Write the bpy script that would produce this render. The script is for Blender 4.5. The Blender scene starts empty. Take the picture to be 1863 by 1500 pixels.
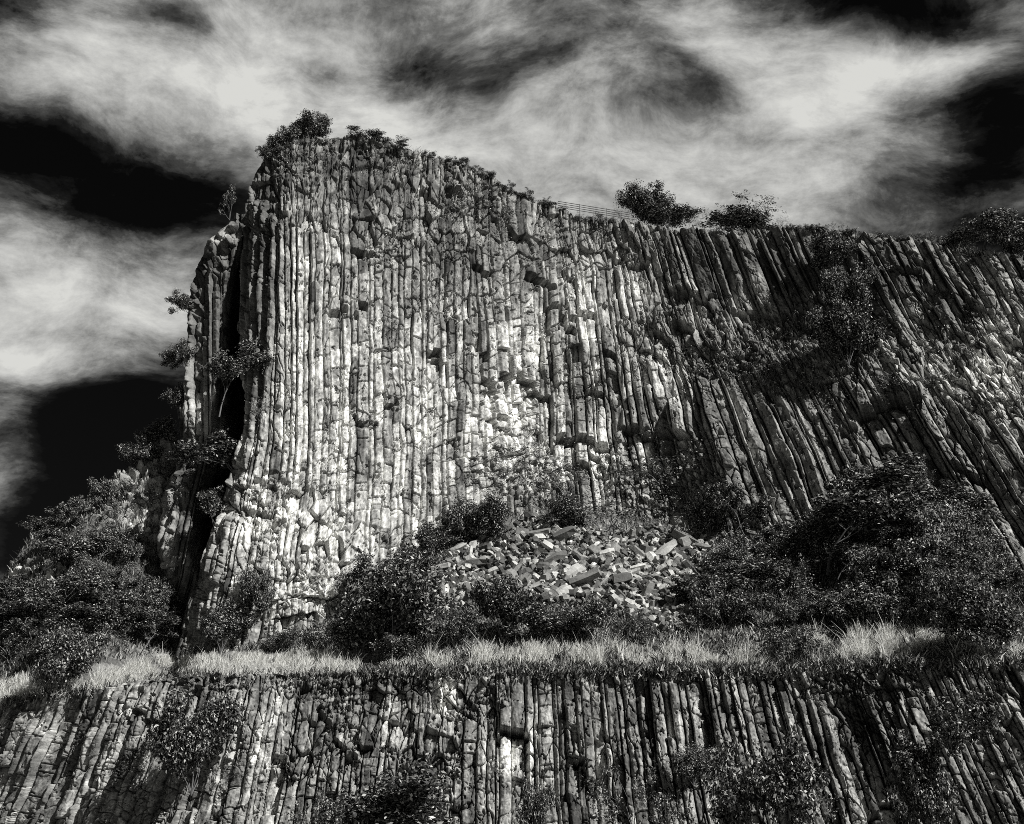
import bpy, math, random
import numpy as np
from mathutils import Vector, Matrix

# ------------------------------------------------------------------ camera
SC = bpy.context.scene
COL = SC.collection
CAMZ = 1.7
PITCH = math.radians(20.0)
F = 750 / math.tan(math.radians(20.0))          # focal length in units of photo rows
cam = bpy.data.objects.new('camera', bpy.data.cameras.new('camera'))
COL.objects.link(cam)
cam.location = (0, 0, CAMZ)
cam.rotation_euler = (math.pi / 2 + PITCH, 0, 0)
cam.data.sensor_fit = 'HORIZONTAL'
cam.data.sensor_width = 36
cam.data.lens = 18 / (931.5 / F)
cam.data.clip_end = 5000
SC.camera = cam

# ------------------------------------------------------------------ light
SUN_DIR = Vector((0.61, -0.50, 0.66)).normalized()      # towards the sun
SUN_EL = math.asin(SUN_DIR.z)
SUN_AZ = math.atan2(SUN_DIR.x, SUN_DIR.y)
sl = bpy.data.lights.new('sun', 'SUN')
sl.energy = 5.0
sl.angle = math.radians(0.5)
sl.color = (1.0, 0.99, 0.965)
so = bpy.data.objects.new('sun', sl)
COL.objects.link(so)
so.location = (60, -60, 90)
so.rotation_euler = (-SUN_DIR).to_track_quat('-Z', 'Y').to_euler()
SC.view_settings.view_transform = 'Standard'
SC.view_settings.look = 'None'
SC.view_settings.gamma = 1
SC.view_settings.exposure = 0.3
SC.cycles.filter_width = 0.9
SC.cycles.use_denoising = False


def raydir(px, py):
    dx = (px - 931.5) / F
    dy = (750 - py) / F
    return dx, math.cos(PITCH) - dy * math.sin(PITCH), math.sin(PITCH) + dy * math.cos(PITCH)


def at(px, py, Y):
    x, y, z = raydir(px, py)
    k = Y / y
    return x * k, y * k, CAMZ + z * k


def project(X, Y, Z):
    z = Z - CAMZ
    d = Y * math.cos(PITCH) + z * math.sin(PITCH)
    u = -Y * math.sin(PITCH) + z * math.cos(PITCH)
    return 931.5 + F * X / d, 750 - F * u / d


# ------------------------------------------------------------------ sky (world)
world = bpy.data.worlds.new("World")
SC.world = world
world.use_nodes = True
NT = world.node_tree
NT.nodes.clear()


def N(nt, typ, **kw):
    n = nt.nodes.new(typ)
    for k, v in kw.items():
        if k in ('operation', 'blend_type', 'data_type', 'noise_dimensions', 'feature', 'distance',
                 'sky_type', 'sun_disc', 'attribute_name', 'noise_type', 'use_clamp', 'vector_type',
                 'sun_elevation', 'sun_rotation', 'air_density', 'dust_density'):
            setattr(n, k, v)
    return n


def link(nt, a, b):
    nt.links.new(a, b)


def mth(nt, op, a, b=None, c=None, clamp=False):
    n = nt.nodes.new('ShaderNodeMath')
    n.operation = op
    n.use_clamp = clamp
    for i, v in enumerate((a, b, c)):
        if v is None:
            continue
        if isinstance(v, (int, float)):
            n.inputs[i].default_value = v
        else:
            nt.links.new(v, n.inputs[i])
    return n.outputs[0]


def noise(nt, vec, scale, detail=6, rough=0.55, dist=0.0, lac=2.0):
    n = nt.nodes.new('ShaderNodeTexNoise')
    n.inputs['Scale'].default_value = scale
    n.inputs['Detail'].default_value = detail
    n.inputs['Roughness'].default_value = rough
    n.inputs['Lacunarity'].default_value = lac
    n.inputs['Distortion'].default_value = dist
    if vec is not None:
        nt.links.new(vec, n.inputs['Vector'])
    return n


def vmath(nt, op, a, b=None):
    n = nt.nodes.new('ShaderNodeVectorMath')
    n.operation = op
    for i, v in enumerate((a, b)):
        if v is None:
            continue
        if isinstance(v, (tuple, list)):
            n.inputs[i].default_value = v
        elif isinstance(v, (int, float)):
            n.inputs['Scale'].default_value = v
        else:
            nt.links.new(v, n.inputs[i])
    return n.outputs['Value'] if op == 'DOT_PRODUCT' else n.outputs['Vector']


def build_sky():
    nt = NT
    tc = nt.nodes.new('ShaderNodeTexCoord').outputs['Generated']
    # warp of the direction
    w1 = noise(nt, tc, 3.0, 3, 0.5).outputs['Color']
    w = vmath(nt, 'SCALE', vmath(nt, 'SUBTRACT', w1, (0.5, 0.5, 0.5)), 0.14)
    d = vmath(nt, 'ADD', tc, w)
    # cloud banks: (px, py, rx, ry, tilt deg, weight)
    B = [
        (120, 70, 100, 55, 15, 0.4), (330, 100, 210, 75, 10, 0.35), (80, 215, 240, 48, 5, 0.36),
        (420, 200, 190, 55, 12, 0.32), (600, 215, 200, 60, 5, 0.28),
        (0, 30, 130, 45, 8, -0.75), (300, 28, 90, 25, 5, -0.35),
        (130, 310, 360, 66, 12, -1.0), (330, 380, 130, 36, 12, -0.4),
        (100, 490, 260, 60, 8, 0.4), (60, 560, 110, 75, -50, 0.35), (280, 590, 110, 45, -15, 0.4),
        (240, 730, 170, 80, 10, -1.1), (210, 880, 170, 110, 0, -1.1), (240, 650, 120, 30, -10, 0.25),
        (25, 830, 60, 110, 10, 0.75), (50, 640, 120, 40, 20, 0.5), (40, 1000, 110, 40, 0, -0.6),
        (60, 690, 90, 25, 10, -0.3),
        (600, 120, 70, 36, 10, -0.5), (810, 110, 95, 55, 0, -0.5), (1040, 60, 120, 40, 5, -0.05),
        (1060, 120, 110, 30, -20, -0.2), (950, 195, 60, 28, -35, -0.22), (1270, 145, 100, 30, 35, -0.42),
        (1330, 215, 42, 60, 25, -0.22),
        (1170, 260, 100, 40, -10, -0.13), (1200, 320, 260, 80, 8, 0.3),
        (1480, 220, 170, 170, -20, 0.36), (1700, 110, 160, 45, -15, 0.35), (1600, 120, 220, 50, -22, 0.3), (800, 270, 160, 50, 10, 0.25),
        (1650, 30, 240, 38, 3, -0.75), (1830, 140, 45, 110, 20, -0.35),
        (1790, 250, 120, 50, -40, -0.6), (1700, 330, 150, 40, -28, -0.25), (1800, 400, 120, 26, -10, -0.65),
        (700, 60, 200, 50, 0, 0.12),
    ]
    total = None
    for (px, py, rx, ry, tilt, wt) in B:
        c = Vector(raydir(px, py)).normalized()
        right = Vector((1, 0, 0))
        right = (right - c * right.dot(c)).normalized()
        up = right.cross(c)
        if up.z < 0:
            up = -up
        a = math.radians(-tilt)
        ax = right * math.cos(a) + up * math.sin(a)
        ay = -right * math.sin(a) + up * math.cos(a)
        k = 1.0 / Vector(raydir(px, py)).length
        A = ax * (F / (rx * k)) / 1.25
        Bv = ay * (F / (ry * k)) / 1.25
        u = vmath(nt, 'DOT_PRODUCT', d, tuple(A))
        v = vmath(nt, 'DOT_PRODUCT', d, tuple(Bv))
        r2 = mth(nt, 'MULTIPLY_ADD', u, u, mth(nt, 'MULTIPLY', v, v))
        g = mth(nt, 'POWER', 2.718, mth(nt, 'MULTIPLY', r2, -1.0))
        total = mth(nt, 'MULTIPLY_ADD', g, wt * 0.62, 0.545 if total is None else total)
    # wisps drawn out along a slanting axis
    mp = nt.nodes.new('ShaderNodeMapping')
    mp.inputs['Scale'].default_value = (1.0, 1.0, 3.0)
    mp.inputs['Rotation'].default_value = (0, math.radians(-12), 0)
    w3 = vmath(nt, 'SCALE', vmath(nt, 'SUBTRACT', w1, (0.5, 0.5, 0.5)), 0.16)
    nt.links.new(vmath(nt, 'ADD', tc, w3), mp.inputs['Vector'])
    n1 = noise(nt, mp.outputs[0], 5.5, 10, 0.62).outputs['Fac']
    mp2 = nt.nodes.new('ShaderNodeMapping')
    mp2.inputs['Scale'].default_value = (1.0, 1.0, 1.7)
    mp2.inputs['Rotation'].default_value = (0, math.radians(-16), 0)
    nt.links.new(vmath(nt, 'ADD', tc, w3), mp2.inputs['Vector'])
    n2 = noise(nt, mp2.outputs[0], 9, 12, 0.72).outputs['Fac']
    total = mth(nt, 'MULTIPLY_ADD', mth(nt, 'SUBTRACT', n1, 0.5), 1.75, total)
    total = mth(nt, 'MULTIPLY_ADD', mth(nt, 'SUBTRACT', n2, 0.5), 1.0, total)
    # fewer clouds in the half of the sky behind the viewer
    back = nt.nodes.new('ShaderNodeMapRange')
    nt.links.new(vmath(nt, 'DOT_PRODUCT', tc, (0, 1, 0)), back.inputs['Value'])
    back.inputs['From Min'].default_value = -0.1
    back.inputs['From Max'].default_value = 0.4
    back.inputs['To Min'].default_value = -0.42
    back.inputs['To Max'].default_value = 0.0
    total = mth(nt, 'ADD', total, back.outputs[0])
    ramp = nt.nodes.new('ShaderNodeValToRGB')
    nt.links.new(total, ramp.inputs['Fac'])
    cr = ramp.color_ramp
    cr.interpolation = 'LINEAR'
    cr.elements[0].position = 0.08
    cr.elements[0].color = (0, 0, 0, 1)
    cr.elements[1].position = 1.0
    cr.elements[1].color = (0.56, 0.56, 0.535, 1)
    for p, v in ((0.22, 0.006), (0.38, 0.045), (0.54, 0.14), (0.68, 0.28), (0.84, 0.43)):
        e = cr.elements.new(p)
        e.color = (v, v, v * 0.965, 1)
    sky = nt.nodes.new('ShaderNodeTexSky')
    sky.sky_type = 'NISHITA'
    sky.sun_disc = False
    sky.sun_elevation = SUN_EL
    sky.sun_rotation = SUN_AZ
    bw = nt.nodes.new('ShaderNodeRGBToBW')
    nt.links.new(sky.outputs[0], bw.inputs[0])
    add = vmath(nt, 'ADD', ramp.outputs['Color'], None)
    addn = add.node
    cmb = nt.nodes.new('ShaderNodeCombineXYZ')
    s = mth(nt, 'MULTIPLY', bw.outputs[0], 0.0012)       # a deep dark sky between the clouds
    for i in range(3):
        nt.links.new(s, cmb.inputs[i])
    nt.links.new(cmb.outputs[0], addn.inputs[1])
    bg = nt.nodes.new('ShaderNodeBackground')
    nt.links.new(add, bg.inputs['Color'])
    bg.inputs['Strength'].default_value = 1.0
    out = nt.nodes.new('ShaderNodeOutputWorld')
    nt.links.new(bg.outputs[0], out.inputs['Surface'])


build_sky()

# ------------------------------------------------------------------ numpy noise
def hsh(*a):
    h = np.zeros(np.broadcast(*a).shape, dtype=np.uint64)
    ks = (0x9E3779B97F4A7C15, 0xC2B2AE3D27D4EB4F, 0x165667B19E3779F9, 0x27D4EB2F165667C5)
    for i, x in enumerate(a):
        x = np.asarray(x)
        h = h + (x.astype(np.int64).astype(np.uint64) + np.uint64(1013 * (i + 1))) * np.uint64(ks[i % 4])
        h ^= h >> np.uint64(29)
        h *= np.uint64(0xBF58476D1CE4E5B9)
        h ^= h >> np.uint64(32)
    return (h >> np.uint64(11)).astype(np.float64) / float(1 << 53)


def vnoise(x, y, seed=0):
    xi = np.floor(x); yi = np.floor(y)
    fx = x - xi; fy = y - yi
    fx = fx * fx * (3 - 2 * fx); fy = fy * fy * (3 - 2 * fy)
    a = hsh(xi, yi, seed); b = hsh(xi + 1, yi, seed)
    c = hsh(xi, yi + 1, seed); d = hsh(xi + 1, yi + 1, seed)
    return (a + (b - a) * fx) * (1 - fy) + (c + (d - c) * fx) * fy


def fbm(x, y, seed=0, octv=4, gain=0.5):
    s = 0; amp = 1; tot = 0
    for o in range(octv):
        s = s + amp * vnoise(x * 2 ** o + 17.3 * o, y * 2 ** o - 9.1 * o, seed + o)
        tot += amp
        amp *= gain
    return s / tot


def sstep(x, a, b):
    t = np.clip((x - a) / (b - a), 0, 1)
    return t * t * (3 - 2 * t)


def voro(x, y, seed):
    xi = np.floor(x); yi = np.floor(y)
    f1 = np.full(x.shape, 9.0); f2 = np.full(x.shape, 9.0)
    cx = np.zeros(x.shape); cy = np.zeros(x.shape)
    idx = np.zeros(x.shape); idy = np.zeros(x.shape)
    for di in (-1, 0, 1):
        for dj in (-1, 0, 1):
            a = xi + di; b = yi + dj
            qx = a + 0.1 + 0.8 * hsh(a, b, seed); qy = b + 0.1 + 0.8 * hsh(a, b, seed + 1)
            d = np.hypot(x - qx, y - qy)
            m = d < f1
            f2 = np.where(m, f1, np.minimum(f2, d))
            f1 = np.where(m, d, f1)
            cx = np.where(m, qx, cx); cy = np.where(m, qy, cy)
            idx = np.where(m, a, idx); idy = np.where(m, b, idy)
    return f1, f2, x - cx, y - cy, idx, idy


def blob(px, py, L):
    """sum of soft ellipses (x, y, rx, ry, w)"""
    s = 0
    for x, y, rx, ry, w in L:
        s = s + w * np.exp(-(((px - x) / rx) ** 2 + ((py - y) / ry) ** 2))
    return s


# ------------------------------------------------------------------ rock relief
def flow_table(fn):
    xs0 = np.arange(-900, 3200, 6.0)
    ys = np.arange(0, 1721, 8.0)
    gx = np.arange(-400, 2400, 8.0)
    T = np.zeros((len(ys), len(gx)))
    for k, y in enumerate(ys):
        X = np.maximum.accumulate(fn(xs0, y) + np.arange(len(xs0)) * 1e-6)
        T[k] = np.interp(gx, X, xs0)

    def look(px, py):
        a = np.clip((px + 400) / 8.0, 0, len(gx) - 1.001); b = np.clip(py / 8.0, 0, len(ys) - 1.001)
        i = a.astype(int); j = b.astype(int); fa = a - i; fb = b - j
        return (T[j, i] * (1 - fa) + T[j, i + 1] * fa) * (1 - fb) + (T[j + 1, i] * (1 - fa) + T[j + 1, i + 1] * fa) * fb
    return look


up_m = lambda x: np.interp(x, [300, 700, 1000, 1150, 1300, 1450, 1600, 1900], [0, 0.0, 0.03, 0.16, 0.36, 0.50, 0.58, 0.68])
up_m2 = lambda x: np.interp(x, [300, 430, 520, 700, 900], [-0.32, -0.28, -0.12, -0.04, 0.0])
flow_up = flow_table(lambda x, y: x + up_m(x) * (y - 700) + up_m2(x) * max(0, y - 800))
lo_m = lambda x: np.interp(x, [-100, 100, 400, 700, 900, 1200, 1400, 1600, 1900], [-0.5, -0.44, -0.24, -0.1, 0.0, 0.13, 0.24, 0.38, 0.52])
flow_lo = flow_table(lambda x, y: x + lo_m(x) * (y - 1360))


def cols(x0, py, width, seglen, seed, relief, stepamp, jit, crack=0.35, pocket=0.0, cw=0.85, wav=0.13):
    """joint-bounded columns: returns depth (m, outwards), tone random, ids"""
    c = x0 / width + 0.7 * vnoise(x0 / width / 5.0, x0 * 0, seed + 3)
    i = np.floor(c)

    def edge(k):
        return k + 0.84 * (hsh(k, seed) - 0.5) + wav * (2 * fbm(py / 46.0 + 31 * hsh(k, seed + 8), k * 7.7, seed + 5, 3, 0.6) - 1)
    e0 = edge(i)
    e1 = edge(i + 1)
    lo = c < e0; hi = c >= e1
    i = i - lo + hi
    e0 = edge(i); e1 = edge(i + 1)
    wd = np.maximum(e1 - e0, 0.12)
    t = np.clip((c - e0) / wd, 0, 1)
    # cross joints
    sl = seglen * (0.55 + 1.1 * hsh(i, seed + 11))
    yy = py / sl + 50 * hsh(i, seed + 12) + (t - 0.5) * 0.3 * (hsh(i, seed + 13) - 0.5)
    yy = yy + 0.05 * vnoise(x0 / 9.0, py / 50.0, seed + 14)
    j = np.floor(yy)
    f0 = j + 0.7 * (hsh(i, j, seed + 15) - 0.5); f1 = j + 1 + 0.7 * (hsh(i, j + 1, seed + 15) - 0.5)
    lo = yy < f0; hi = yy >= f1
    j = j - lo + hi
    f0 = j + 0.7 * (hsh(i, j, seed + 15) - 0.5); f1 = j + 1 + 0.7 * (hsh(i, j + 1, seed + 15) - 0.5)
    s = (yy - f0); s2 = (f1 - yy)
    # facets
    a = 0.06 + 0.42 * hsh(i, seed + 21); b = 0.55 + 0.40 * hsh(i, seed + 22)
    h1 = 0.35 + 0.65 * hsh(i, seed + 23); h2 = 0.35 + 0.65 * hsh(i, seed + 24)
    prof = np.where(t < a, h1 * t / a, np.where(t < b, h1 + (h2 - h1) * (t - a) / (b - a), h2 * (1 - t) / (1 - b)))
    cy = (py + sl * ((f0 + f1) / 2 - yy))
    cx = i * width
    low = fbm(cx / 130.0 + seed, cy / 110.0, seed + 31, 3) - 0.5
    dep = relief * prof + stepamp * 0.45 * (s / (s + s2) - 0.5) * (hsh(i, j, seed + 36) - 0.5) + jit * (hsh(i, seed + 32) - 0.5) + stepamp * (1.6 * low + 0.35 * (hsh(i, j, seed + 33) - 0.5))
    dist_v = np.minimum(t, 1 - t) * wd * width
    dist_h = np.minimum(s, s2) * sl
    hopen = (hsh(i, np.where(s < s2, j, j + 1), seed + 41) > 0.35)
    dep = dep - 1.9 * crack * np.exp(-(dist_v / cw) ** 2) * (0.1 + 1.1 * hsh(i, seed + 43)) - crack * 0.62 * hopen * np.exp(-(dist_h / cw) ** 2)
    dep = dep - pocket * (hsh(i, j, seed + 61) > 0.90)
    return dep, hsh(i, j, seed + 51), hsh(i, seed + 52), i, t


def blocks(x0, py, sx, sy, seed, amp):
    wx = x0 / sx + 0.7 * (fbm(x0 / sx / 1.7, py / sy / 1.7, seed + 5, 3) - 0.5)
    wy = py / sy + 0.7 * (fbm(x0 / sx / 1.7 + 40, py / sy / 1.7, seed + 6, 3) - 0.5)
    f1, f2, dx, dy, a, b = voro(wx, wy, seed)
    h = hsh(a, b, seed + 7)
    dep = amp * (h - 0.5) * 0.9 + amp * 1.5 * (dx * (hsh(a, b, seed + 8) - 0.5) + dy * (hsh(a, b, seed + 9) - 0.35))
    dep = dep - amp * 0.9 * np.exp(-((f2 - f1) / 0.05) ** 2)
    return dep, hsh(a, b, seed + 10)


def cracks(x0, py, seed, sx, sy, dep):
    wx = x0 / sx + 1.1 * (fbm(x0 / sx / 1.3, py / sy / 1.3, seed + 5, 3) - 0.5)
    wy = py / sy + 1.1 * (fbm(x0 / sx / 1.3 + 40, py / sy / 1.3, seed + 6, 3) - 0.5)
    f1, f2, dx, dy, a, b = voro(wx, wy, seed)
    on = sstep(fbm(x0 / 40.0, py / 50.0, seed + 9, 3), 0.46, 0.55)
    return dep * (-1.3 * on * np.exp(-((f2 - f1) / (0.85 / sx)) ** 2) + 0.22 * (hsh(a, b, seed + 7) - 0.5) + 0.4 * dx * (hsh(a, b, seed + 8) - 0.5))


def steps(px, py, i, L):
    """undercut beds: rock above the line juts out over the rock below it"""
    D = 0
    for (xa, ya, xb, yb, P, dec) in L:
        ys = ya + (yb - ya) * (px - xa) / (xb - xa) + 26 * (hsh(i, xa) - 0.5)
        inside = sstep(px, xa - 2, xa + 2) * (1 - sstep(px, xb - 2, xb + 2))
        above = (py < ys)
        D = D + inside * np.where(above, 0.28 * P * np.exp(-(ys - py) / dec), -0.36 * P * np.exp(-(py - ys) / (dec * 0.6)))
        D = D - inside * 0.9 * P * np.exp(-((py - ys - 4.5) / 4.0) ** 2) * (py > ys)
    return D


# ------------------------------------------------------------------ mesh helpers
def mesh_from(name, verts, faces4=None, faces=None, attrs=None, smooth=False):
    me = bpy.data.meshes.new(name)
    verts = np.ascontiguousarray(verts, dtype=np.float32).reshape(-1, 3)
    if faces4 is not None:
        f = np.ascontiguousarray(faces4, dtype=np.int32)
        k = f.shape[1]
        me.vertices.add(len(verts)); me.vertices.foreach_set('co', verts.ravel())
        me.loops.add(f.size); me.loops.foreach_set('vertex_index', f.ravel())
        me.polygons.add(len(f))
        me.polygons.foreach_set('loop_start', np.arange(0, f.size, k, dtype=np.int32))
        me.polygons.foreach_set('loop_total', np.full(len(f), k, dtype=np.int32))
        if smooth:
            me.polygons.foreach_set('use_smooth', np.ones(len(f), dtype=bool))
        me.update(calc_edges=True)
    else:
        me.from_pydata([tuple(v) for v in verts], [], faces)
        me.update()
    for k, v in (attrs or {}).items():
        at_ = me.attributes.new(k, 'FLOAT', 'POINT')
        at_.data.foreach_set('value', np.ascontiguousarray(v, dtype=np.float32).ravel())
    return me


def obj(name, me, mat=None, parent=None, loc=None):
    o = bpy.data.objects.new(name, me)
    COL.objects.link(o)
    if mat is not None and me is not None and not me.materials:
        me.materials.append(mat)
    if parent is not None:
        o.parent = parent
    if loc is not None:
        o.location = loc
    return o


def tag(o, label=None, cat=None, group=None, kind=None):
    for k, v in (('label', label), ('category', cat), ('group', group), ('kind', kind)):
        if v:
            o[k] = v
    return o


def grid_faces(nr, nc):
    idx = np.arange(nr * nc).reshape(nr, nc)
    return np.stack([idx[:-1, :-1], idx[:-1, 1:], idx[1:, 1:], idx[1:, :-1]], -1).reshape(-1, 4)


def pad_rows(P, T, offs, end):
    """append rows to a grid, offset from its last (end=1) or first (end=0) row"""
    rows = []
    ref = P[-1] if end else P[0]
    for k, (dx, dy, dz) in enumerate(offs):
        r = ref + np.array([dx, dy, dz])
        if k < len(offs) - 1:
            r = r + 0.25 * (hsh(np.arange(len(ref))[:, None] // 4, k, np.arange(3)[None, :]) - 0.5) * np.array([0.0, 1.0, 1.0])
        rows.append(r)
    rows = np.array(rows)
    tr = np.repeat((T[-1] if end else T[0])[None], len(offs), 0)
    if end:
        return np.concatenate([P, rows]), np.concatenate([T, tr])
    return np.concatenate([rows[::-1], P]), np.concatenate([tr[::-1], T])


# ------------------------------------------------------------------ materials
def rock_mat(name, bump=0.6, lo=0.5, hi=1.6, obj_random=False, base=0.3):
    m = bpy.data.materials.new(name)
    m.use_nodes = True
    nt = m.node_tree
    bs = nt.nodes['Principled BSDF']
    bs.inputs['Roughness'].default_value = 0.85
    bs.inputs['Specular IOR Level'].default_value = 0.25
    co = nt.nodes.new('ShaderNodeTexCoord').outputs['Object']
    if obj_random:
        oi = nt.nodes.new('ShaderNodeObjectInfo')
        bwn = nt.nodes.new('ShaderNodeRGBToBW')
        nt.links.new(oi.outputs['Color'], bwn.inputs[0])
        tone = bwn.outputs[0]
    else:
        a = nt.nodes.new('ShaderNodeAttribute')
        a.attribute_name = 'tone'
        tone = a.outputs['Fac']
    # lichen patches, drip streaks, mineral grain
    n1 = noise(nt, co, 0.9, 8, 0.68, 0.6).outputs['Fac']
    mp = nt.nodes.new('ShaderNodeMapping')
    mp.inputs['Scale'].default_value = (3.2, 3.2, 0.35)
    nt.links.new(co, mp.inputs['Vector'])
    n2 = noise(nt, mp.outputs[0], 1.0, 6, 0.6).outputs['Fac']
    n3 = noise(nt, co, 7.0, 7, 0.85).outputs['Fac']
    r = nt.nodes.new('ShaderNodeMapRange')
    mix = mth(nt, 'ADD', mth(nt, 'MULTIPLY', n1, 0.45), mth(nt, 'ADD', mth(nt, 'MULTIPLY', n2, 0.22), mth(nt, 'MULTIPLY', n3, 0.33)))
    nt.links.new(mix, r.inputs['Value'])
    r.inputs['From Min'].default_value = 0.40
    r.inputs['From Max'].default_value = 0.60
    r.inputs['To Min'].default_value = lo
    r.inputs['To Max'].default_value = hi
    v = mth(nt, 'MULTIPLY', tone, r.outputs[0])
    v = mth(nt, 'MINIMUM', v, 0.82)
    cmb = nt.nodes.new('ShaderNodeCombineColor')
    nt.links.new(v, cmb.inputs[0]); nt.links.new(v, cmb.inputs[1])
    nt.links.new(mth(nt, 'MULTIPLY', v, 0.965), cmb.inputs[2])
    nt.links.new(cmb.outputs[0], bs.inputs['Base Color'])
    b = nt.nodes.new('ShaderNodeBump')
    b.inputs['Strength'].default_value = bump
    b.inputs['Distance'].default_value = 0.07
    hb = mth(nt, 'ADD', mth(nt, 'MULTIPLY', n3, 0.6), n1)
    nt.links.new(hb, b.inputs['Height'])
    nt.links.new(b.outputs[0], bs.inputs['Normal'])
    return m


def leaf_mat(name, lo, hi, pw=1.6, rough=0.45, spec=0.5, trans=0.0):
    m = bpy.data.materials.new(name)
    m.use_nodes = True
    nt = m.node_tree
    bs = nt.nodes['Principled BSDF']
    bs.inputs['Roughness'].default_value = rough
    bs.inputs['Specular IOR Level'].default_value = spec
    g = nt.nodes.new('ShaderNodeNewGeometry')
    p = mth(nt, 'POWER', g.outputs['Random Per Island'], pw)
    v = mth(nt, 'MULTIPLY_ADD', p, hi - lo, lo)
    cmb = nt.nodes.new('ShaderNodeCombineColor')
    nt.links.new(v, cmb.inputs[0]); nt.links.new(v, cmb.inputs[1])
    nt.links.new(mth(nt, 'MULTIPLY', v, 0.965), cmb.inputs[2])
    nt.links.new(cmb.outputs[0], bs.inputs['Base Color'])
    if trans:
        tr = nt.nodes.new('ShaderNodeBsdfTranslucent')
        nt.links.new(cmb.outputs[0], tr.inputs['Color'])
        mx = nt.nodes.new('ShaderNodeMixShader')
        mx.inputs[0].default_value = trans
        nt.links.new(bs.outputs[0], mx.inputs[1]); nt.links.new(tr.outputs[0], mx.inputs[2])
        nt.links.new(mx.outputs[0], nt.nodes['Material Output'].inputs['Surface'])
    return m


def plain_mat(name, v, rough=0.8):
    m = bpy.data.materials.new(name)
    m.use_nodes = True
    nt = m.node_tree
    bs = nt.nodes['Principled BSDF']
    bs.inputs['Roughness'].default_value = rough
    n = noise(nt, None, 14, 4, 0.6).outputs['Fac']
    n.node.inputs['Vector'].is_linked
    co = nt.nodes.new('ShaderNodeTexCoord').outputs['Object']
    nt.links.new(co, n.node.inputs['Vector'])
    k = mth(nt, 'MULTIPLY_ADD', n, v * 1.2, v * 0.4)
    cmb = nt.nodes.new('ShaderNodeCombineColor')
    for i in range(3):
        nt.links.new(k, cmb.inputs[i])
    nt.links.new(cmb.outputs[0], bs.inputs['Base Color'])
    return m


ROCK = rock_mat('basalt', 0.8)
SOIL = rock_mat('stony_soil', 1.0, 0.4, 1.6)
BLOCK = rock_mat('broken_basalt', 0.7, 0.6, 1.4, obj_random=True)
LEAF = leaf_mat('dark_leaves', 0.010, 0.55, 4.5, 0.5, 0.3)
LEAF_PALE = leaf_mat('pale_leaves', 0.02, 0.7, 2.8, 0.5, 0.3)
BARK = plain_mat('bark', 0.12)
STRAW = leaf_mat('dry_grass', 0.4, 0.95, 0.7, 0.6, 0.3, 0.45)
HERB = leaf_mat('low_herbs', 0.02, 0.5, 2.4, 0.7, 0.2)
METAL = plain_mat('galvanised_steel', 0.12, 0.5)

# ------------------------------------------------------------------ the cliffs
W_UP = 1.05      # grid step in photo units


def top_up(px):
    return np.interp(px, [300, 455, 475, 500, 530, 600, 660, 700, 760, 850, 890, 920, 960, 1010, 1060, 1140, 1250, 1320, 1430, 1500, 1600, 1700, 1780, 1863, 2050],
                     [345, 325, 296, 268, 256, 250, 248, 256, 282, 302, 318, 342, 362, 378, 402, 404, 424, 424, 416, 418, 432, 446, 456, 470, 500]) \
        + 7 * (fbm(px / 22.0, px * 0, 91, 3) - 0.5)


def foot_up(px):
    return np.interp(px, [300, 330, 450, 560, 650, 740, 800, 900, 1000, 1100, 1250, 1400, 1500, 1640, 1760, 1863, 2050],
                     [1200, 1192, 1180, 1150, 1090, 1010, 972, 940, 915, 925, 950, 985, 960, 860, 930, 1090, 1200])


LEFT_UP_Y = [200, 300, 340, 480, 640, 760, 860, 960, 1080, 1190, 1260]
LEFT_UP_X = [478, 474, 450, 436, 436, 446, 420, 392, 352, 318, 300]


def depth_up(px, py):
    corner = np.interp(py, [250, 600, 700, 800, 900, 1000, 1190], [520, 510, 495, 470, 440, 420, 380])
    Yc = 71.0
    d = px - corner
    Y = Yc + np.interp(d, [-200, -60, -6, 6, 60, 380, 480, 600, 700, 850, 1000, 1150, 1350, 1550],
                       [80 - Yc, 73.0 - Yc, 0.15, 0.1, 0.8, 77.0 - Yc, 79.5 - Yc, 81 - Yc, 81.2 - Yc, 80 - Yc, 77.6 - Yc, 74.8 - Yc, 71 - Yc, 67.5 - Yc])
    Y = Y + 0.0055 * (1200 - py)                                   # leans back
    Y = Y + 1.5 * np.exp(-((py - 250) / 90.0) ** 2)
    Y = Y - 1.1 * sstep(px, 1200, 1330) * sstep(py, np.interp(px, [1230, 1400, 1600, 1863], [540, 570, 590, 640]), np.interp(px, [1230, 1400, 1600, 1863], [610, 660, 690, 740]))
    # broken hollow at the middle of the face and the bulging wall to its right
    Y = Y + blob(px, py, [(1000, 760, 130, 110, 1.3), (1150, 500, 130, 60, 0.8), 
                           (700, 300, 200, 50, 0.6), (560, 1060, 130, 90, -1.2), (1350, 860, 110, 130, -1.2),
                          (1090, 880, 100, 40, 0.4)])
    return Y


def surf_grid(pxg, pyg, Yg):
    X, Y, Z = at(pxg, pyg, Yg)
    return np.stack([X, Y, Z], -1)


def displace(P, D):
    # smooth base normal
    du = np.gradient(P, axis=1); dv = np.gradient(P, axis=0)
    n = np.cross(du, dv)
    n /= np.maximum(np.linalg.norm(n, axis=-1, keepdims=True), 1e-9)
    n = np.where(n[..., 1:2] > 0, -n, n)
    # wide blur keeps displacement directions from crossing
    for ax in (0, 1):
        k = 25
        c = np.cumsum(np.pad(n, [(k + 1, k) if a == ax else (0, 0) for a in range(3)], mode='edge'), axis=ax)
        n = (np.take(c, np.arange(2 * k + 1, c.shape[ax]), ax) - np.take(c, np.arange(0, c.shape[ax] - 2 * k - 1), ax)) / (2 * k + 1)
    return P + n * D[..., None]


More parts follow.
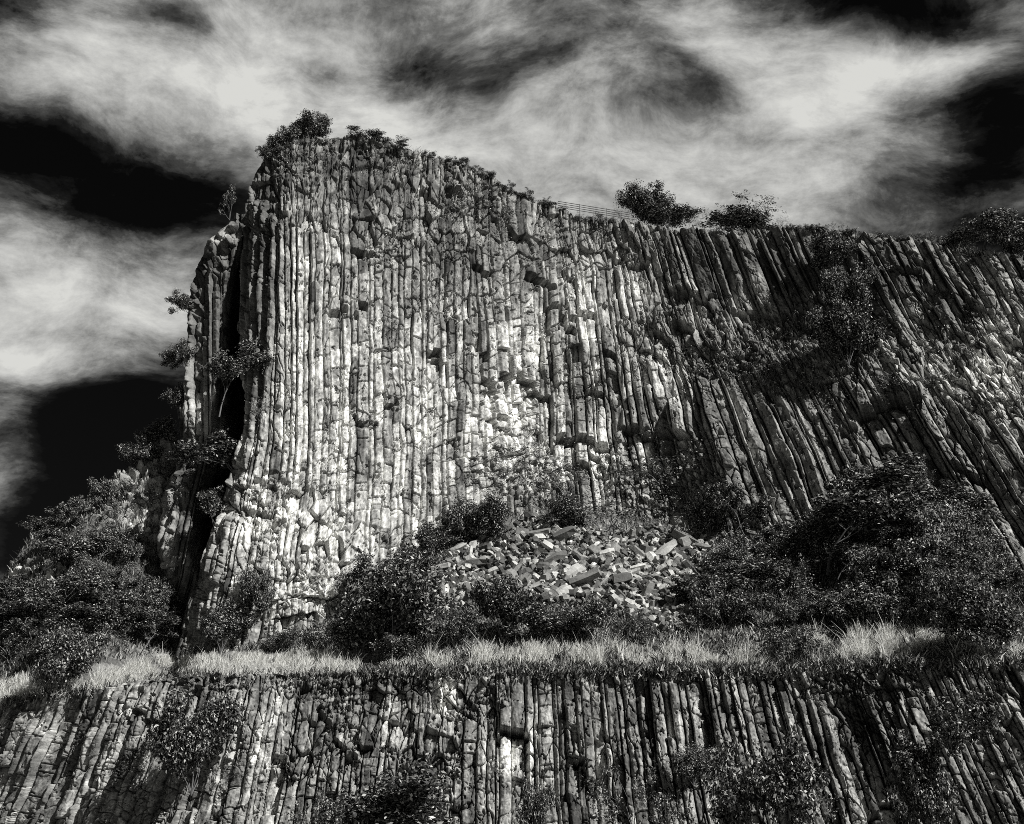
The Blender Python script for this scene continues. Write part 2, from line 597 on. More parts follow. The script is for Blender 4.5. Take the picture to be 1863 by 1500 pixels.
STEPS_UP = [
    (1002, 806, 1112, 800, 1.1, 160), (1132, 772, 1262, 780, 1.3, 130), (1050, 826, 1100, 850, 0.7, 60),
    (905, 676, 968, 690, 1.0, 110), (868, 700, 900, 716, 0.9, 90), (886, 762, 925, 768, 0.7, 50), (955, 710, 1000, 722, 0.7, 50),
    (776, 630, 802, 634, 0.8, 120), (788, 655, 804, 657, 0.5, 30), (1020, 580, 1048, 592, 0.8, 80), (1190, 602, 1226, 616, 1.1, 90),
    (1224, 588, 1262, 596, 0.8, 70), (1095, 640, 1120, 650, 0.6, 50), (600, 562, 632, 566, 0.5, 60), (644, 560, 668, 566, 0.7, 60),
    (800, 948, 838, 944, 0.9, 110), (1562, 742, 1680, 722, 2.4, 120), (1740, 858, 1792, 872, 1.4, 100), (1530, 772, 1560, 780, 0.9, 120),
    (1210, 515, 1300, 560, 0.8, 110), (1330, 560, 1440, 575, 0.7, 110), (860, 486, 900, 496, 0.6, 60), (950, 505, 1010, 515, 0.6, 60),
    (640, 458, 680, 464, 0.5, 50), (812, 338, 842, 342, 0.9, 40), (760, 350, 778, 352, 0.6, 40), (1120, 470, 1180, 478, 0.5, 40),
    (480, 852, 560, 862, 0.2, 120), (440, 930, 520, 940, 0.4, 60), (1560, 580, 1640, 600, 0.8, 80), (1620, 480, 1700, 490, 0.6, 80),
    (1000, 560, 1085, 572, 0.5, 60), (1060, 700, 1100, 708, 0.5, 70), (700, 735, 722, 738, 0.4, 50), (645, 760, 662, 764, 0.5, 60),
]


def relief_up(px, py):
    x0 = flow_up(px, py)
    x0 = x0 + 3.0 * (fbm(px / 40.0, py / 60.0, 7, 2) - 0.5) * 2
    # how strongly the columns stand out
    calm = np.clip(blob(px, py, [(680, 640, 190, 330, 1.0), (740, 850, 150, 160, 0.6)]), 0, 1)
    strong = np.clip(blob(px, py, [(1360, 490, 150, 75, 1.1), (1400, 800, 170, 130, 1.1), (1780, 860, 90, 160, 1.1), (470, 560, 50, 260, 1.2),
                                   (540, 620, 40, 240, 0.7), (1700, 520, 90, 70, 0.6), (1640, 700, 90, 60, 0.6)]), 0, 1)
    mid = np.clip(blob(px, py, [(1030, 680, 190, 190, 1.0)]), 0, 1)
    rel = 0.24 * (1 - calm) + 0.06 * calm + 0.34 * strong
    stp = 0.50 * (1 - calm) + 0.22 * calm + 0.7 * mid
    jit = 0.24 * (1 - calm) + 0.07 * calm + 0.55 * strong
    corner = np.interp(py, [250, 600, 700, 800, 900, 1000, 1190], [520, 510, 495, 470, 440, 420, 380])
    xa = x0 - 1.2 * np.maximum(0, corner - px)            # the face turns away here: columns stand closer together
    pk = 0.12 + 0.45 * mid
    dA, tA, cA, iA, t = cols(xa, py, 13.0, 42.0, 11, rel, stp, jit, 0.34, pk)
    dB, tB, cB, iB, t = cols(x0 + 300, py, 17.0, 80.0, 57, rel, stp, jit, 0.44, pk)
    dC, tC, cC, iC, t = cols(x0 * 0.96 + 900 + 0.10 * (py - 500), py, 21.0, 80.0, 77, rel, stp, jit, 0.40, pk)
    kC = py + 26 * (hsh(iB, 5) - 0.5) < np.interp(px, [1230, 1400, 1600, 1863], [560, 590, 610, 660])
    dB = np.where(kC, dC, dB); tB = np.where(kC, tC, tB); cB = np.where(kC, cC, cB)
    kB = sstep(px + 120 * (fbm(px / 90.0, py / 90.0, 71, 2) - 0.5), 1180, 1230)
    D = np.where(kB > 0.5, dB, dA); tn = np.where(kB > 0.5, tB, tA); ct = np.where(kB > 0.5, cB, cA); ii = np.where(kB > 0.5, iB, iA)
    # shattered ground: rim, rubble bands, foot of the tower
    rub = blob(px, py, [(640, 320, 190, 95, 1.2), (540, 400, 60, 70, 0.4), (760, 420, 130, 60, 0.6), (820, 380, 110, 60, 0.8), (940, 450, 110, 70, 0.6), (1080, 445, 120, 45, 1.2), (1150, 410, 300, 22, 1.0), (1600, 436, 260, 12, 0.9),
                        (1330, 640, 150, 58, 1.5), (1490, 640, 110, 62, 1.5), (1660, 650, 130, 62, 1.5), (1800, 690, 80, 100, 1.5), (1250, 600, 60, 50, 0.7), (1700, 560, 60, 40, 0.5),
                        (560, 1010, 130, 130, 0.9), (480, 900, 90, 60, 0.9), (610, 1120, 90, 50, 1.0), (960, 860, 100, 50, 1.3), (1210, 850, 110, 80, 0.9),
                        (1180, 620, 60, 50, 0.5), (950, 780, 60, 60, 0.5), (1560, 450, 50, 50, 0.5), (1290, 900, 70, 80, 0.6), (1440, 1000, 60, 60, 0.8)])
    rub = rub + 1.7 * (fbm(px / 48.0, py / 48.0, 83, 3) - 0.5)
    kR = sstep(rub, 0.45, 0.75)
    bs1, bt1 = blocks(x0, py, 23.0, 33.0, 301, 0.62)
    bs2, bt2 = blocks(x0, py, 12.0, 13.0, 401, 0.42)
    fine = sstep(fbm(px / 70.0, py / 70.0, 88, 2) + blob(px, py, [(1400, 650, 200, 60, 0.4), (960, 860, 100, 50, 0.4), (1800, 690, 60, 90, 0.3), (1210, 850, 100, 70, 0.3)]), 0.5, 0.62)
    DR = bs1 * (1 - fine) + (bs2 + 0.3 * bs1) * fine
    tR = bt1 * (1 - fine) + bt2 * fine
    D = D * (1 - kR) + (DR + 0.35 * D) * kR
    tn = tn * (1 - kR) + tR * kR
    D = D + steps(px, py, ii, STEPS_UP)
    # scabby weathering
    rn = fbm(x0 / 7.0, py / 9.0, 601, 4, 0.6) - 0.5
    D = D + 0.13 * rn + 0.7 * (fbm(px / 60.0, py / 60.0, 611, 3) - 0.5)
    D = D + cracks(x0, py, 631, 17.0, 32.0, 0.26) + cracks(x0, py, 641, 11.0, 15.0, 0.06)
    pit = sstep(fbm(x0 / 8.0, py / 11.0, 621, 4, 0.6), 0.71, 0.75)
    D = D - 0.30 * pit
    # rock's own colour, plus shade painted dark down the prow's turned-away left side
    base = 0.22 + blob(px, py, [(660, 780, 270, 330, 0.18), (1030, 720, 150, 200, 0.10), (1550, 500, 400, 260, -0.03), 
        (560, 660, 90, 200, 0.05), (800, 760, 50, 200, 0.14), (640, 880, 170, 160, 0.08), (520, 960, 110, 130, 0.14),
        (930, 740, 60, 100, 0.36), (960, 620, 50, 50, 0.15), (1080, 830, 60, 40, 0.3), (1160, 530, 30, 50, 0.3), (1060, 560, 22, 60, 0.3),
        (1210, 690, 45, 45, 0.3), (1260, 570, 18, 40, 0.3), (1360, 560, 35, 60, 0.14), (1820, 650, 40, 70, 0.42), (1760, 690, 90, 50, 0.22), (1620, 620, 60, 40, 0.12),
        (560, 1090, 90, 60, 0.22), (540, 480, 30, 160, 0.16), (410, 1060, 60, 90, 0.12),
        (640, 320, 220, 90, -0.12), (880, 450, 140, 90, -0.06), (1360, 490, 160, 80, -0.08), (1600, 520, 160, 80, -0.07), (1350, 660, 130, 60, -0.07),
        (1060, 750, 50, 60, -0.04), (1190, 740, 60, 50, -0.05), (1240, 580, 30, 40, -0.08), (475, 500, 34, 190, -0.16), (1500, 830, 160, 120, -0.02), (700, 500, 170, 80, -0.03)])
    streak = fbm(x0 / 9.0, py / 170.0, 701, 3) - 0.5
    patch = fbm(px / 42.0, py / 60.0, 711, 4, 0.6) - 0.5
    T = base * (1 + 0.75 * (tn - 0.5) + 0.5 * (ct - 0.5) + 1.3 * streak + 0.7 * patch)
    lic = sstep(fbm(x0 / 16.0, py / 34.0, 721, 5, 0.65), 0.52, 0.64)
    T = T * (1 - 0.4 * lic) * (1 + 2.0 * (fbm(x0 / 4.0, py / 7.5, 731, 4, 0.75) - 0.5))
    return D, np.clip(T, 0.04, 0.80)


def make_upper():
    nu = int((2050 - 300) / W_UP); nv = int((1195 - 330) / W_UP)
    v = np.linspace(0, 1, nv)[:, None]; u = np.linspace(0, 1, nu)[None, :]
    py = 1190 + (296 - 1190) * v
    for _ in range(6):
        L = np.interp(py, LEFT_UP_Y, LEFT_UP_X)
        py = foot_up(L) + 14 + (top_up(L) - foot_up(L) - 14) * v
    L = np.interp(py, LEFT_UP_Y, LEFT_UP_X) + 9 * (fbm(py / 28.0, py * 0, 95, 3) - 0.5)
    px = L + (2050 - L) * u
    py = (foot_up(px) + 14) + (top_up(px) - foot_up(px) - 14) * v
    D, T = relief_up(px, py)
    Y = depth_up(px, py)
    P = surf_grid(px, py, Y)
    # ease relief into the left arris
    fade = sstep(px - L, 0, 10)
    D = D * (0.35 + 0.65 * fade)
    P = displace(P, D)
    # the rock goes on behind: plateau, sides, buried foot
    P, T = pad_rows(P, T, [(0, 0.5, 0.05), (0, 1.6, 0.15), (0, 4, 0.1), (0, 10, -0.4), (0, 25, -2.0), (0, 60, -12), (0, 110, -75)], 1)
    P, T = pad_rows(P, T, [(0, -0.4, -2.5), (0, 3, -8)], 0)
    Pt = P.transpose(1, 0, 2); Tt = T.T
    Pt, Tt = pad_rows(Pt, Tt, [(0.1, 0.8, 0), (0.4, 2.5, 0), (0.8, 8, 0), (1, 22, 0), (2, 60, 0)], 0)
    Pt, Tt = pad_rows(Pt, Tt, [(2, 8, 0), (3, 30, -4), (4, 70, -20)], 1)
    P = Pt.transpose(1, 0, 2); T = Tt.T
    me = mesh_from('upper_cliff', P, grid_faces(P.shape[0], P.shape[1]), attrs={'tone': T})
    tag(obj('upper_cliff', me, ROCK), kind='structure')


# ---- lower cliff
def rim_lo(px):
    return np.interp(px, [-150, 0, 60, 130, 200, 300, 400, 600, 900, 1250, 1400, 1500, 1700, 1863, 2050],
                     [1290, 1282, 1275, 1262, 1248, 1236, 1228, 1224, 1222, 1222, 1218, 1212, 1205, 1200, 1190]) \
        + 7 * (fbm(px / 17.0, px * 0, 191, 3) - 0.5)


def depth_lo(px, py):
    Y = np.interp(px, [-150, 0, 200, 450, 800, 1100, 1400, 1863, 2050], [66.5, 65, 61.5, 59.3, 59.8, 60.3, 58.6, 54.2, 52])
    return Y + 0.006 * (1500 - py) + blob(px, py, [(760, 1300, 120, 50, 0.5), (1560, 1300, 90, 120, 1.0), (1640, 1480, 60, 60, 0.8), (480, 1350, 120, 90, -0.4)])


STEPS_LO = [(902, 1334, 962, 1346, 1.3, 90), (1044, 1388, 1062, 1392, 1.0, 60), (1060, 1400, 1080, 1426, 0.8, 60), (1098, 1346, 1112, 1350, 0.7, 40),
            (1180, 1360, 1190, 1362, 0.5, 30), (610, 1355, 650, 1372, 0.5, 60), (1640, 1380, 1672, 1392, 1.1, 110), (1580, 1474, 1690, 1470, 0.8, 90),
            (560, 1300, 600, 1312, 0.4, 40), (230, 1300, 290, 1310, 0.4, 50)]


def relief_lo(px, py):
    x0 = flow_lo(px, py) + 5 * (fbm(px / 40.0, py / 60.0, 207, 2) - 0.5)
    strong = np.clip(blob(px, py, [(1290, 1340, 200, 110, 1.0), (1560, 1400, 120, 110, 0.9), (120, 1400, 120, 100, 0.8), (900, 1420, 110, 90, 0.4)]), 0, 1)
    dA, tA, cA, iA, t = cols(x0, py, 16.5, 52.0, 911, 0.16 + 0.28 * strong, 0.45, 0.22 + 0.42 * strong, 0.36, 0.3)
    rub = blob(px, py, [(720, 1270, 190, 45, 1.2), (560, 1240, 120, 25, 1.0), (800, 1400, 60, 120, 0.8), (1560, 1260, 130, 50, 1.0), (1800, 1290, 80, 80, 0.9),
                        (700, 1360, 140, 60, 0.6), (350, 1240, 200, 16, 0.9), (540, 1420, 90, 60, 0.4), (1150, 1235, 300, 12, 0.6), (1560, 1360, 50, 80, 0.5)])
    rub = rub + 1.2 * (fbm(px / 50.0, py / 50.0, 283, 3) - 0.5)
    kR = sstep(rub, 0.42, 0.72)
    b1, t1 = blocks(x0, py, 25.0, 36.0, 1301, 0.6)
    b2, t2 = blocks(x0, py, 9.0, 10.0, 1401, 0.36)
    fine = sstep(fbm(px / 60.0, py / 60.0, 288, 2), 0.52, 0.64)
    D = dA * (1 - kR) + (b1 * (1 - fine) + (b2 + 0.3 * b1) * fine + 0.3 * dA) * kR
    tn = tA * (1 - kR) + (t1 * (1 - fine) + t2 * fine) * kR
    D = D + steps(px, py, iA, STEPS_LO)
    D = D + cracks(x0, py, 1631, 18.0, 36.0, 0.26) + cracks(x0, py, 1641, 11.0, 15.0, 0.06)
    D = D + 0.13 * (fbm(x0 / 7.0, py / 9.0, 1601, 4, 0.6) - 0.5) + 0.5 * (fbm(px / 60.0, py / 60.0, 1611, 3) - 0.5)
    D = D - 0.3 * sstep(fbm(x0 / 8.0, py / 11.0, 1621, 4, 0.6), 0.71, 0.75)
    base = 0.245 + blob(px, py, [(812, 1262, 16, 32, 0.9), (930, 1380, 36, 36, 0.6), (300, 1370, 200, 110, 0.05), (480, 1330, 40, 60, 0.12), (750, 1330, 45, 60, 0.14),
                                (90, 1310, 60, 40, 0.03), (700, 1240, 110, 30, -0.12), (590, 1300, 40, 60, -0.1), (1560, 1300, 80, 110, -0.16), (1200, 1330, 90, 80, -0.02),
                                (1790, 1400, 90, 120, -0.06), (640, 1400, 50, 90, 0.0)])
    streak = fbm(x0 / 10.0, py / 150.0, 1701, 3) - 0.5
    patch = fbm(px / 42.0, py / 55.0, 1711, 4, 0.6) - 0.5
    T = base * (1 + 0.75 * (tn - 0.5) + 0.5 * (cA - 0.5) + 1.4 * streak + 0.7 * patch)
    T = T * (1 - 0.45 * sstep(fbm(x0 / 16.0, py / 34.0, 1721, 5, 0.65), 0.52, 0.64)) * (1 + 2.0 * (fbm(x0 / 4.0, py / 7.5, 1731, 4, 0.75) - 0.5))
    return D, np.clip(T, 0.04, 0.8)


def make_lower():
    st = 1.2
    nu = int(2200 / st); nv = int(320 / st)
    px = np.linspace(-150, 2050, nu)[None, :] + np.zeros((nv, 1))
    v = np.linspace(0, 1, nv)[:, None]
    py = 1530 + (rim_lo(px) - 1530) * v
    D, T = relief_lo(px, py)
    P = displace(surf_grid(px, py, depth_lo(px, py)), D)
    P, T = pad_rows(P, T, [(0, 0.4, 0.0), (0, 1.2, -0.1), (0, 3, -0.6), (0, 6, -2.5)], 1)
    P, T = pad_rows(P, T, [(0, -0.3, -2.5), (0, 0, -6)], 0)
    Pt = P.transpose(1, 0, 2); Tt = T.T
    Pt, Tt = pad_rows(Pt, Tt, [(-2, 4, 0), (-4, 25, 0)], 0)
    Pt, Tt = pad_rows(Pt, Tt, [(2, 4, 0), (4, 25, 0)], 1)
    P = Pt.transpose(1, 0, 2); T = Tt.T
    me = mesh_from('lower_cliff', P, grid_faces(P.shape[0], P.shape[1]), attrs={'tone': T})
    tag(obj('lower_cliff', me, ROCK), kind='structure')


# ---- buttress behind the prow, on the left
def make_buttress():
    st = 1.2
    Ly = [385, 400, 420, 450, 500, 560, 640, 720, 790, 850, 900, 1000, 1060, 1110]
    Lx = [432, 424, 398, 372, 352, 343, 338, 336, 330, 322, 300, 285, 300, 322]
    nv = int(730 / st); nu = int(180 / st)
    v = np.linspace(0, 1, nv)[:, None]; u = np.linspace(0, 1, nu)[None, :]
    py = 1110 + (388 - 1110) * v + 0 * u
    L = np.interp(py, Ly, Lx) + 12 * (fbm(py / 22.0, py * 0, 295, 3) - 0.5)
    R = np.interp(py, [385, 500, 800, 950, 1110], [470, 480, 480, 470, 420])
    px = L + (R - L) * u
    Y = 77.5 + np.interp(px - L, [0, 8, 55, 75, 110, 160], [1.6, 0.4, 0.0, 1.5, 9.0, 11.0]) - blob(px, py, [(320, 1000, 60, 110, 2.0)])
    x0 = px + 0.22 * np.maximum(0, py - 800)
    dA, tA, cA, iA, t = cols(x0, py, 10.0, 30.0, 2011, 0.3, 0.9, 0.6, 0.4, 0.5)
    b1, t1 = blocks(x0, py, 13.0, 18.0, 2301, 0.7)
    kR = sstep(blob(px, py, [(400, 440, 70, 60, 1.0), (330, 860, 50, 60, 0.9), (360, 560, 40, 130, 0.4)]) + 1.2 * (fbm(px / 40.0, py / 40.0, 2283, 3) - 0.5), 0.4, 0.7)
    D = dA * (1 - kR) + b1 * kR + 0.3 * (fbm(x0 / 7.0, py / 9.0, 2601, 4, 0.6) - 0.5)
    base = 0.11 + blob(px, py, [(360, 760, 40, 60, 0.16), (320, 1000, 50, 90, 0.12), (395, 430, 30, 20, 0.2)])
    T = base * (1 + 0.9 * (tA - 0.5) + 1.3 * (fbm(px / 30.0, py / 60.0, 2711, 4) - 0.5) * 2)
    P = displace(surf_grid(px, py, Y), D * sstep(px - L, -2, 8))
    P, T = pad_rows(P, T, [(0.2, 1, 0), (0.4, 3, -0.3), (1, 10, -1), (2, 25, -5)], 1)
    P, T = pad_rows(P, T, [(0, -0.2, -2), (0, 0, -8)], 0)
    Pt = P.transpose(1, 0, 2); Tt = T.T
    Pt, Tt = pad_rows(Pt, Tt, [(0.1, 1, 0), (0.5, 4, 0), (1.5, 14, 0), (3, 30, 0)], 0)
    P = Pt.transpose(1, 0, 2); T = Tt.T
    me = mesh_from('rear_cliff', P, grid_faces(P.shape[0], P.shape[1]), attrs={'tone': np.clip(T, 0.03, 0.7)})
    tag(obj('rear_cliff', me, ROCK), kind='structure')


# ---- terrace and scree slope between the two cliffs
def foot_all(px):
    f = np.interp(px, [-150, 0, 60, 130, 200, 250, 300, 330], [1130, 1062, 965, 925, 878, 838, 800, 1188])
    return np.where(px < 330, f, foot_up(px))


TERR = {}


def make_terrace():
    pxs = np.arange(-150, 2051, 3.0)
    ny = 190
    v = np.linspace(0, 1, ny)[:, None]
    rim_py = rim_lo(pxs) + 0.0
    rimY = depth_lo(pxs, rim_py)
    A = np.stack(at(pxs, rim_py + 3, rimY + 0.1), -1)
    fp = foot_all(pxs)
    fY = np.where(pxs < 330, np.interp(pxs, [-150, 100, 330], [84, 84, 82]), depth_up(pxs, foot_up(pxs)) + 1.0)
    k = sstep(pxs, 300, 350)
    fp = np.interp(pxs, [-150, 0, 60, 130, 200, 250, 300, 340, 385], [1130, 1062, 975, 935, 885, 845, 800, 810, 1186])
    fp = np.where(pxs < 385, fp, foot_up(pxs))
    fY = np.interp(pxs, [-150, 200, 300, 340, 385], [80, 80, 82, 84, 73.5]) * (pxs < 385) + fY * (pxs >= 385)
    B = np.stack(at(pxs, fp - 4, fY), -1)
    # a level bench first, then the slope
    w = v + 0 * pxs[None]
    P = A[None] * (1 - w[..., None]) + B[None] * w[..., None]
    wz = v ** np.interp(pxs, [150, 290, 345, 390], [1.0, 3.0, 3.2, 1.0])[None]
    P[..., 2] = A[None, :, 2] * (1 - wz) + B[None, :, 2] * wz
    sag = -np.sin(np.pi * v) * np.interp(pxs, [-150, 330, 700, 1000, 1300, 1863], [0.3, 0.2, 0.8, 0.2, 0.6, 0.8])[None]
    P[..., 2] += sag
    px, py = project(P[..., 0], P[..., 1], P[..., 2])
    P[..., 2] += 0.9 * (fbm(P[..., 0] / 5.0, P[..., 1] / 5.0, 3001, 4) - 0.5) * np.sin(np.pi * np.clip(v, 0, 1)) + 0.25 * (fbm(P[..., 0] * 2.0, P[..., 1] * 2.0, 3011, 3) - 0.5)
    # rubble bank on the left skyline
    kr = sstep(blob(px, py, [(270, 890, 100, 110, 1.3), (60, 1060, 90, 50, 0.9), (560, 1150, 100, 40, 0.7)]), 0.3, 0.7)
    TERR['P'] = P.copy()
    TERR['px'], TERR['py'] = project(P[..., 0], P[..., 1], P[..., 2])
    TERR['pxs'] = pxs
    # finer mesh
    f = 3
    vi = np.linspace(0, ny - 1, ny * f); ui = np.linspace(0, len(pxs) - 1, len(pxs) * 2)
    def up(Q):
        j = np.minimum(vi.astype(int), ny - 2); b = (vi - j)[:, None, None]
        Q = Q[j] * (1 - b) + Q[j + 1] * b
        i = np.minimum(ui.astype(int), len(pxs) - 2); a = (ui - i)[None, :, None]
        return Q[:, i] * (1 - a) + Q[:, i + 1] * a
    P2 = up(P); k2 = up(kr[..., None])[..., 0]
    b1, t1 = blocks(P2[..., 0] / 0.04, P2[..., 2] / 0.03, 14, 12, 3301, 0.8)
    P2[..., 2] += k2 * b1 * 0.8
    P2[..., 1] -= k2 * b1
    T = (0.14 + 0.28 * k2 + 0.12 * (t1 - 0.5)) * (1 + 1.2 * (fbm(P2[..., 0] / 1.5, P2[..., 1] / 1.5, 3401, 4) - 0.5))
    P2, T = pad_rows(P2, T, [(0, 1, 0.2), (0, 3, 0.2), (0, 8, -1), (0, 30, -8), (0, 80, -30)], 1)
    me = mesh_from('terrace', P2, grid_faces(P2.shape[0], P2.shape[1]), attrs={'tone': np.clip(T, 0.03, 0.7)})
    tag(obj('terrace', me, SOIL), kind='structure')


def terr_at(px, py):
    i = int(np.clip(round((px + 150) / 3.0), 0, len(TERR['pxs']) - 1))
    col = TERR['py'][:, i]
    j = int(np.argmin(np.abs(col - py)))
    return Vector(TERR['P'][j, i])


def cliff_at(px, py, off=0.25):
    Y = float(depth_up(np.array(float(px)), np.array(float(py)))) - off
    return Vector(at(px, py, Y))


def lower_at(px, py, off=0.2):
    Y = float(depth_lo(np.array(float(px)), np.array(float(py)))) - off
    return Vector(at(px, py, Y))


# ---- ground
def make_ground():
    xs = np.concatenate([np.linspace(-2500, -120, 20), np.linspace(-110, 110, 150), np.linspace(120, 2500, 20)])
    ys = np.concatenate([np.linspace(-2500, -60, 20), np.linspace(-50, 140, 140), np.linspace(160, 2500, 20)])
    X, Y = np.meshgrid(xs, ys)
    near = np.exp(-((X / 150) ** 2 + ((Y - 30) / 130) ** 2))
    Z = 0.5 * (fbm(X / 9, Y / 9, 4001, 4) - 0.5) * near - 0.15
    P = np.stack([X, Y, Z], -1)
    T = 0.16 + 0.14 * (fbm(X / 6, Y / 6, 4011, 4) - 0.5)
    me = mesh_from('ground', P, grid_faces(len(ys), len(xs)), attrs={'tone': T}, smooth=True)
    tag(obj('ground', me, SOIL), kind='structure')


make_ground()
make_upper()
make_lower()
make_buttress()
make_terrace()

# ------------------------------------------------------------------ plants
def tube(V, Fc, p0, p1, r0, r1, n=5):
    p0 = Vector(p0); p1 = Vector(p1)
    d = (p1 - p0)
    if d.length < 1e-5:
        return
    q = d.to_track_quat('Z', 'Y')
    b = len(V)
    for p, r in ((p0, r0), (p1, r1)):
        for k in range(n):
            a = 2 * math.pi * k / n
            V.append(tuple(p + q @ Vector((math.cos(a) * r, math.sin(a) * r, 0))))
    for k in range(n):
        Fc.append((b + k, b + (k + 1) % n, b + n + (k + 1) % n, b + n + k))


def leaf_cloud(rng, centres, radii, per, size, droop=0.0):
    """many small separate leaves around clump centres"""
    C = np.repeat(centres, per, 0); R = np.repeat(radii, per)[:, None]
    n = len(C)
    d = rng.normal(size=(n, 3)); d /= np.linalg.norm(d, axis=1, keepdims=True)
    pos = C + d * R * rng.random((n, 1)) ** 0.45 * np.array([1, 1, 0.8])
    nor = d * 0.6 + rng.normal(size=(n, 3)) * 0.6 + np.array([0, 0, 0.7])
    nor /= np.linalg.norm(nor, axis=1, keepdims=True)
    t = np.cross(nor, rng.normal(size=(n, 3))); t /= np.linalg.norm(t, axis=1, keepdims=True)
    b = np.cross(nor, t)
    s = size * (0.6 + 0.8 * rng.random((n, 1)))
    v = np.stack([pos - t * s, pos + b * s * 0.5, pos + t * s * np.array([1, 1, 1]) - np.array([0, 0, droop]) * s, pos - b * s * 0.5], 1)
    return v.reshape(-1, 3), np.arange(n * 4).reshape(-1, 4)


def make_plant_meshes(kind, seed):
    """a plant about 1 unit wide and 1 unit tall, base at the origin"""
    rnd = random.Random(seed); rng = np.random.default_rng(seed)
    V = []; Fc = []; tips = []

    def grow(p, d, L, r, lev):
        seg = 3
        for s in range(seg):
            d2 = (d + Vector((rnd.uniform(-1, 1), rnd.uniform(-1, 1), rnd.uniform(-0.5, 0.7))) * jitter).normalized()
            q = p + d2 * L / seg
            tube(V, Fc, p, q, r, r * 0.8, 5 if lev < 2 else 3)
            p = q; d = d2; r *= 0.8
            if lev < maxlev and s > 0:
                for _ in range(nbr):
                    e = (d + Vector((rnd.uniform(-1, 1), rnd.uniform(-1, 1), rnd.uniform(-0.35, 0.6))) * 1.05).normalized()
                    grow(p, e, L * rnd.uniform(0.5, 0.75), r * 0.65, lev + 1)
            if lev >= maxlev - 1:
                tips.append(tuple(p))
    jitter = 0.35
    if kind == 'round':      # dense leafy bush, several stems
        nst, L0, maxlev, nbr, per, rad, sz = 5, 0.42, 2, 2, 44, 0.105, 0.020
    elif kind == 'dense':    # thick crown that hides its stems
        nst, L0, maxlev, nbr, per, rad, sz = 6, 0.40, 2, 2, 95, 0.12, 0.017
    elif kind == 'tree':     # single trunk, clumpy crown
        nst, L0, maxlev, nbr, per, rad, sz = 1, 0.62, 3, 2, 50, 0.085, 0.018
    elif kind == 'wiry':     # thin bush showing its twigs
        nst, L0, maxlev, nbr, per, rad, sz = 6, 0.50, 3, 1, 7, 0.06, 0.016
        jitter = 0.5
    elif kind == 'bare':     # nearly leafless thorn bush
        nst, L0, maxlev, nbr, per, rad, sz = 7, 0.46, 3, 2, 2, 0.03, 0.013
        jitter = 0.6
    else:                    # 'low' spreading cover
        nst, L0, maxlev, nbr, per, rad, sz = 9, 0.40, 2, 2, 34, 0.09, 0.019
    for k in range(nst):
        if nst == 1:
            d = Vector((rnd.uniform(-.15, .15), rnd.uniform(-.15, .15), 1))
        else:
            a = 2 * math.pi * (k + rnd.random() * 0.6) / nst
            sp = rnd.uniform(0.25, 0.9)
            d = Vector((math.cos(a) * sp, math.sin(a) * sp, 1.0 if kind != 'low' else 0.5))
        grow(Vector((0, 0, 0)), d.normalized(), L0 * rnd.uniform(0.7, 1.2), 0.013 if nst == 1 else 0.008, 0)
    tips = np.array(tips)
    if len(tips) > 260:
        tips = tips[rng.permutation(len(tips))[:260]]
    if kind in ('round', 'tree', 'low'):      # thin out a side now and then so that the outline is uneven
        hole = tips[rng.permutation(len(tips))[:4]]
        dmin = np.min(np.linalg.norm(tips[:, None] - hole[None], axis=2), axis=1)
        keep = (dmin > 0.07) | (rng.random(len(tips)) < 0.3)
        tips = tips[keep]
    rad_ = rad * (0.5 + rng.random(len(tips)))
    LV, LF = leaf_cloud(rng, tips, rad_, per, sz)
    allp = np.concatenate([np.array(V), LV])
    lo_ = np.percentile(allp, 1, axis=0); hi_ = np.percentile(allp, 99, axis=0)
    ctr = (lo_ + hi_) / 2
    sx = 1.0 / max(hi_[0] - lo_[0], 1e-3); sy = 1.0 / max(hi_[1] - lo_[1], 1e-3); sz_ = 1.0 / max(hi_[2], 1e-3)
    S = np.array([sx, sy, sz_])
    c0 = np.array([ctr[0], ctr[1], 0])
    V = (np.array(V) - c0) * S
    LV = (LV - c0) * S
    return mesh_from('trunk', V, np.array(Fc)), mesh_from('crown', LV, LF)


PROTO = {}
for kind, n in (('round', 5), ('dense', 3), ('tree', 4), ('wiry', 4), ('bare', 2), ('low', 4)):
    PROTO[kind] = [make_plant_meshes(kind, 100 + 13 * k + len(kind) * 7) for k in range(n)]
CROWN_COPY = {}
PR = random.Random(5)


def plant(name, cat, px, py, w, h, kind, where, label, group=None, pale=False, lean=0.0, off=0.3, depth=0.8):
    """a plant whose foot is seen at photo point (px, py); w, h its size there"""
    if where == 'terrace':
        loc = terr_at(px, py)
    elif where == 'cliff':
        loc = cliff_at(px, py, off)
    elif where == 'lower':
        loc = lower_at(px, py, off)
    else:
        loc = Vector(at(px, py, where))
    dist = loc.y / raydir(px, py)[1]
    s = dist / F
    k = PR.randrange(len(PROTO[kind]))
    tm, cm = PROTO[kind][k]
    key = (kind, k, pale)
    if pale:
        if key not in CROWN_COPY:
            CROWN_COPY[key] = cm.copy()
        cm = CROWN_COPY[key]
    r = bpy.data.objects.new(name, None)
    COL.objects.link(r)
    r.empty_display_size = 0.3
    r.location = loc - Vector((0, 0, 0.05))
    r.scale = (w * s, w * s * depth, h * s * 1.05)
    r.rotation_euler = (0, lean, 0)
    ang = PR.choice([0, 1, 2, 3]) * math.pi / 2 + PR.uniform(-0.3, 0.3)
    t = obj('trunk', tm, BARK, r)
    c = obj('crown', cm, LEAF_PALE if pale else LEAF, r)
    t.rotation_euler = c.rotation_euler = (0, 0, ang)
    tag(r, label, cat, group)
    return r


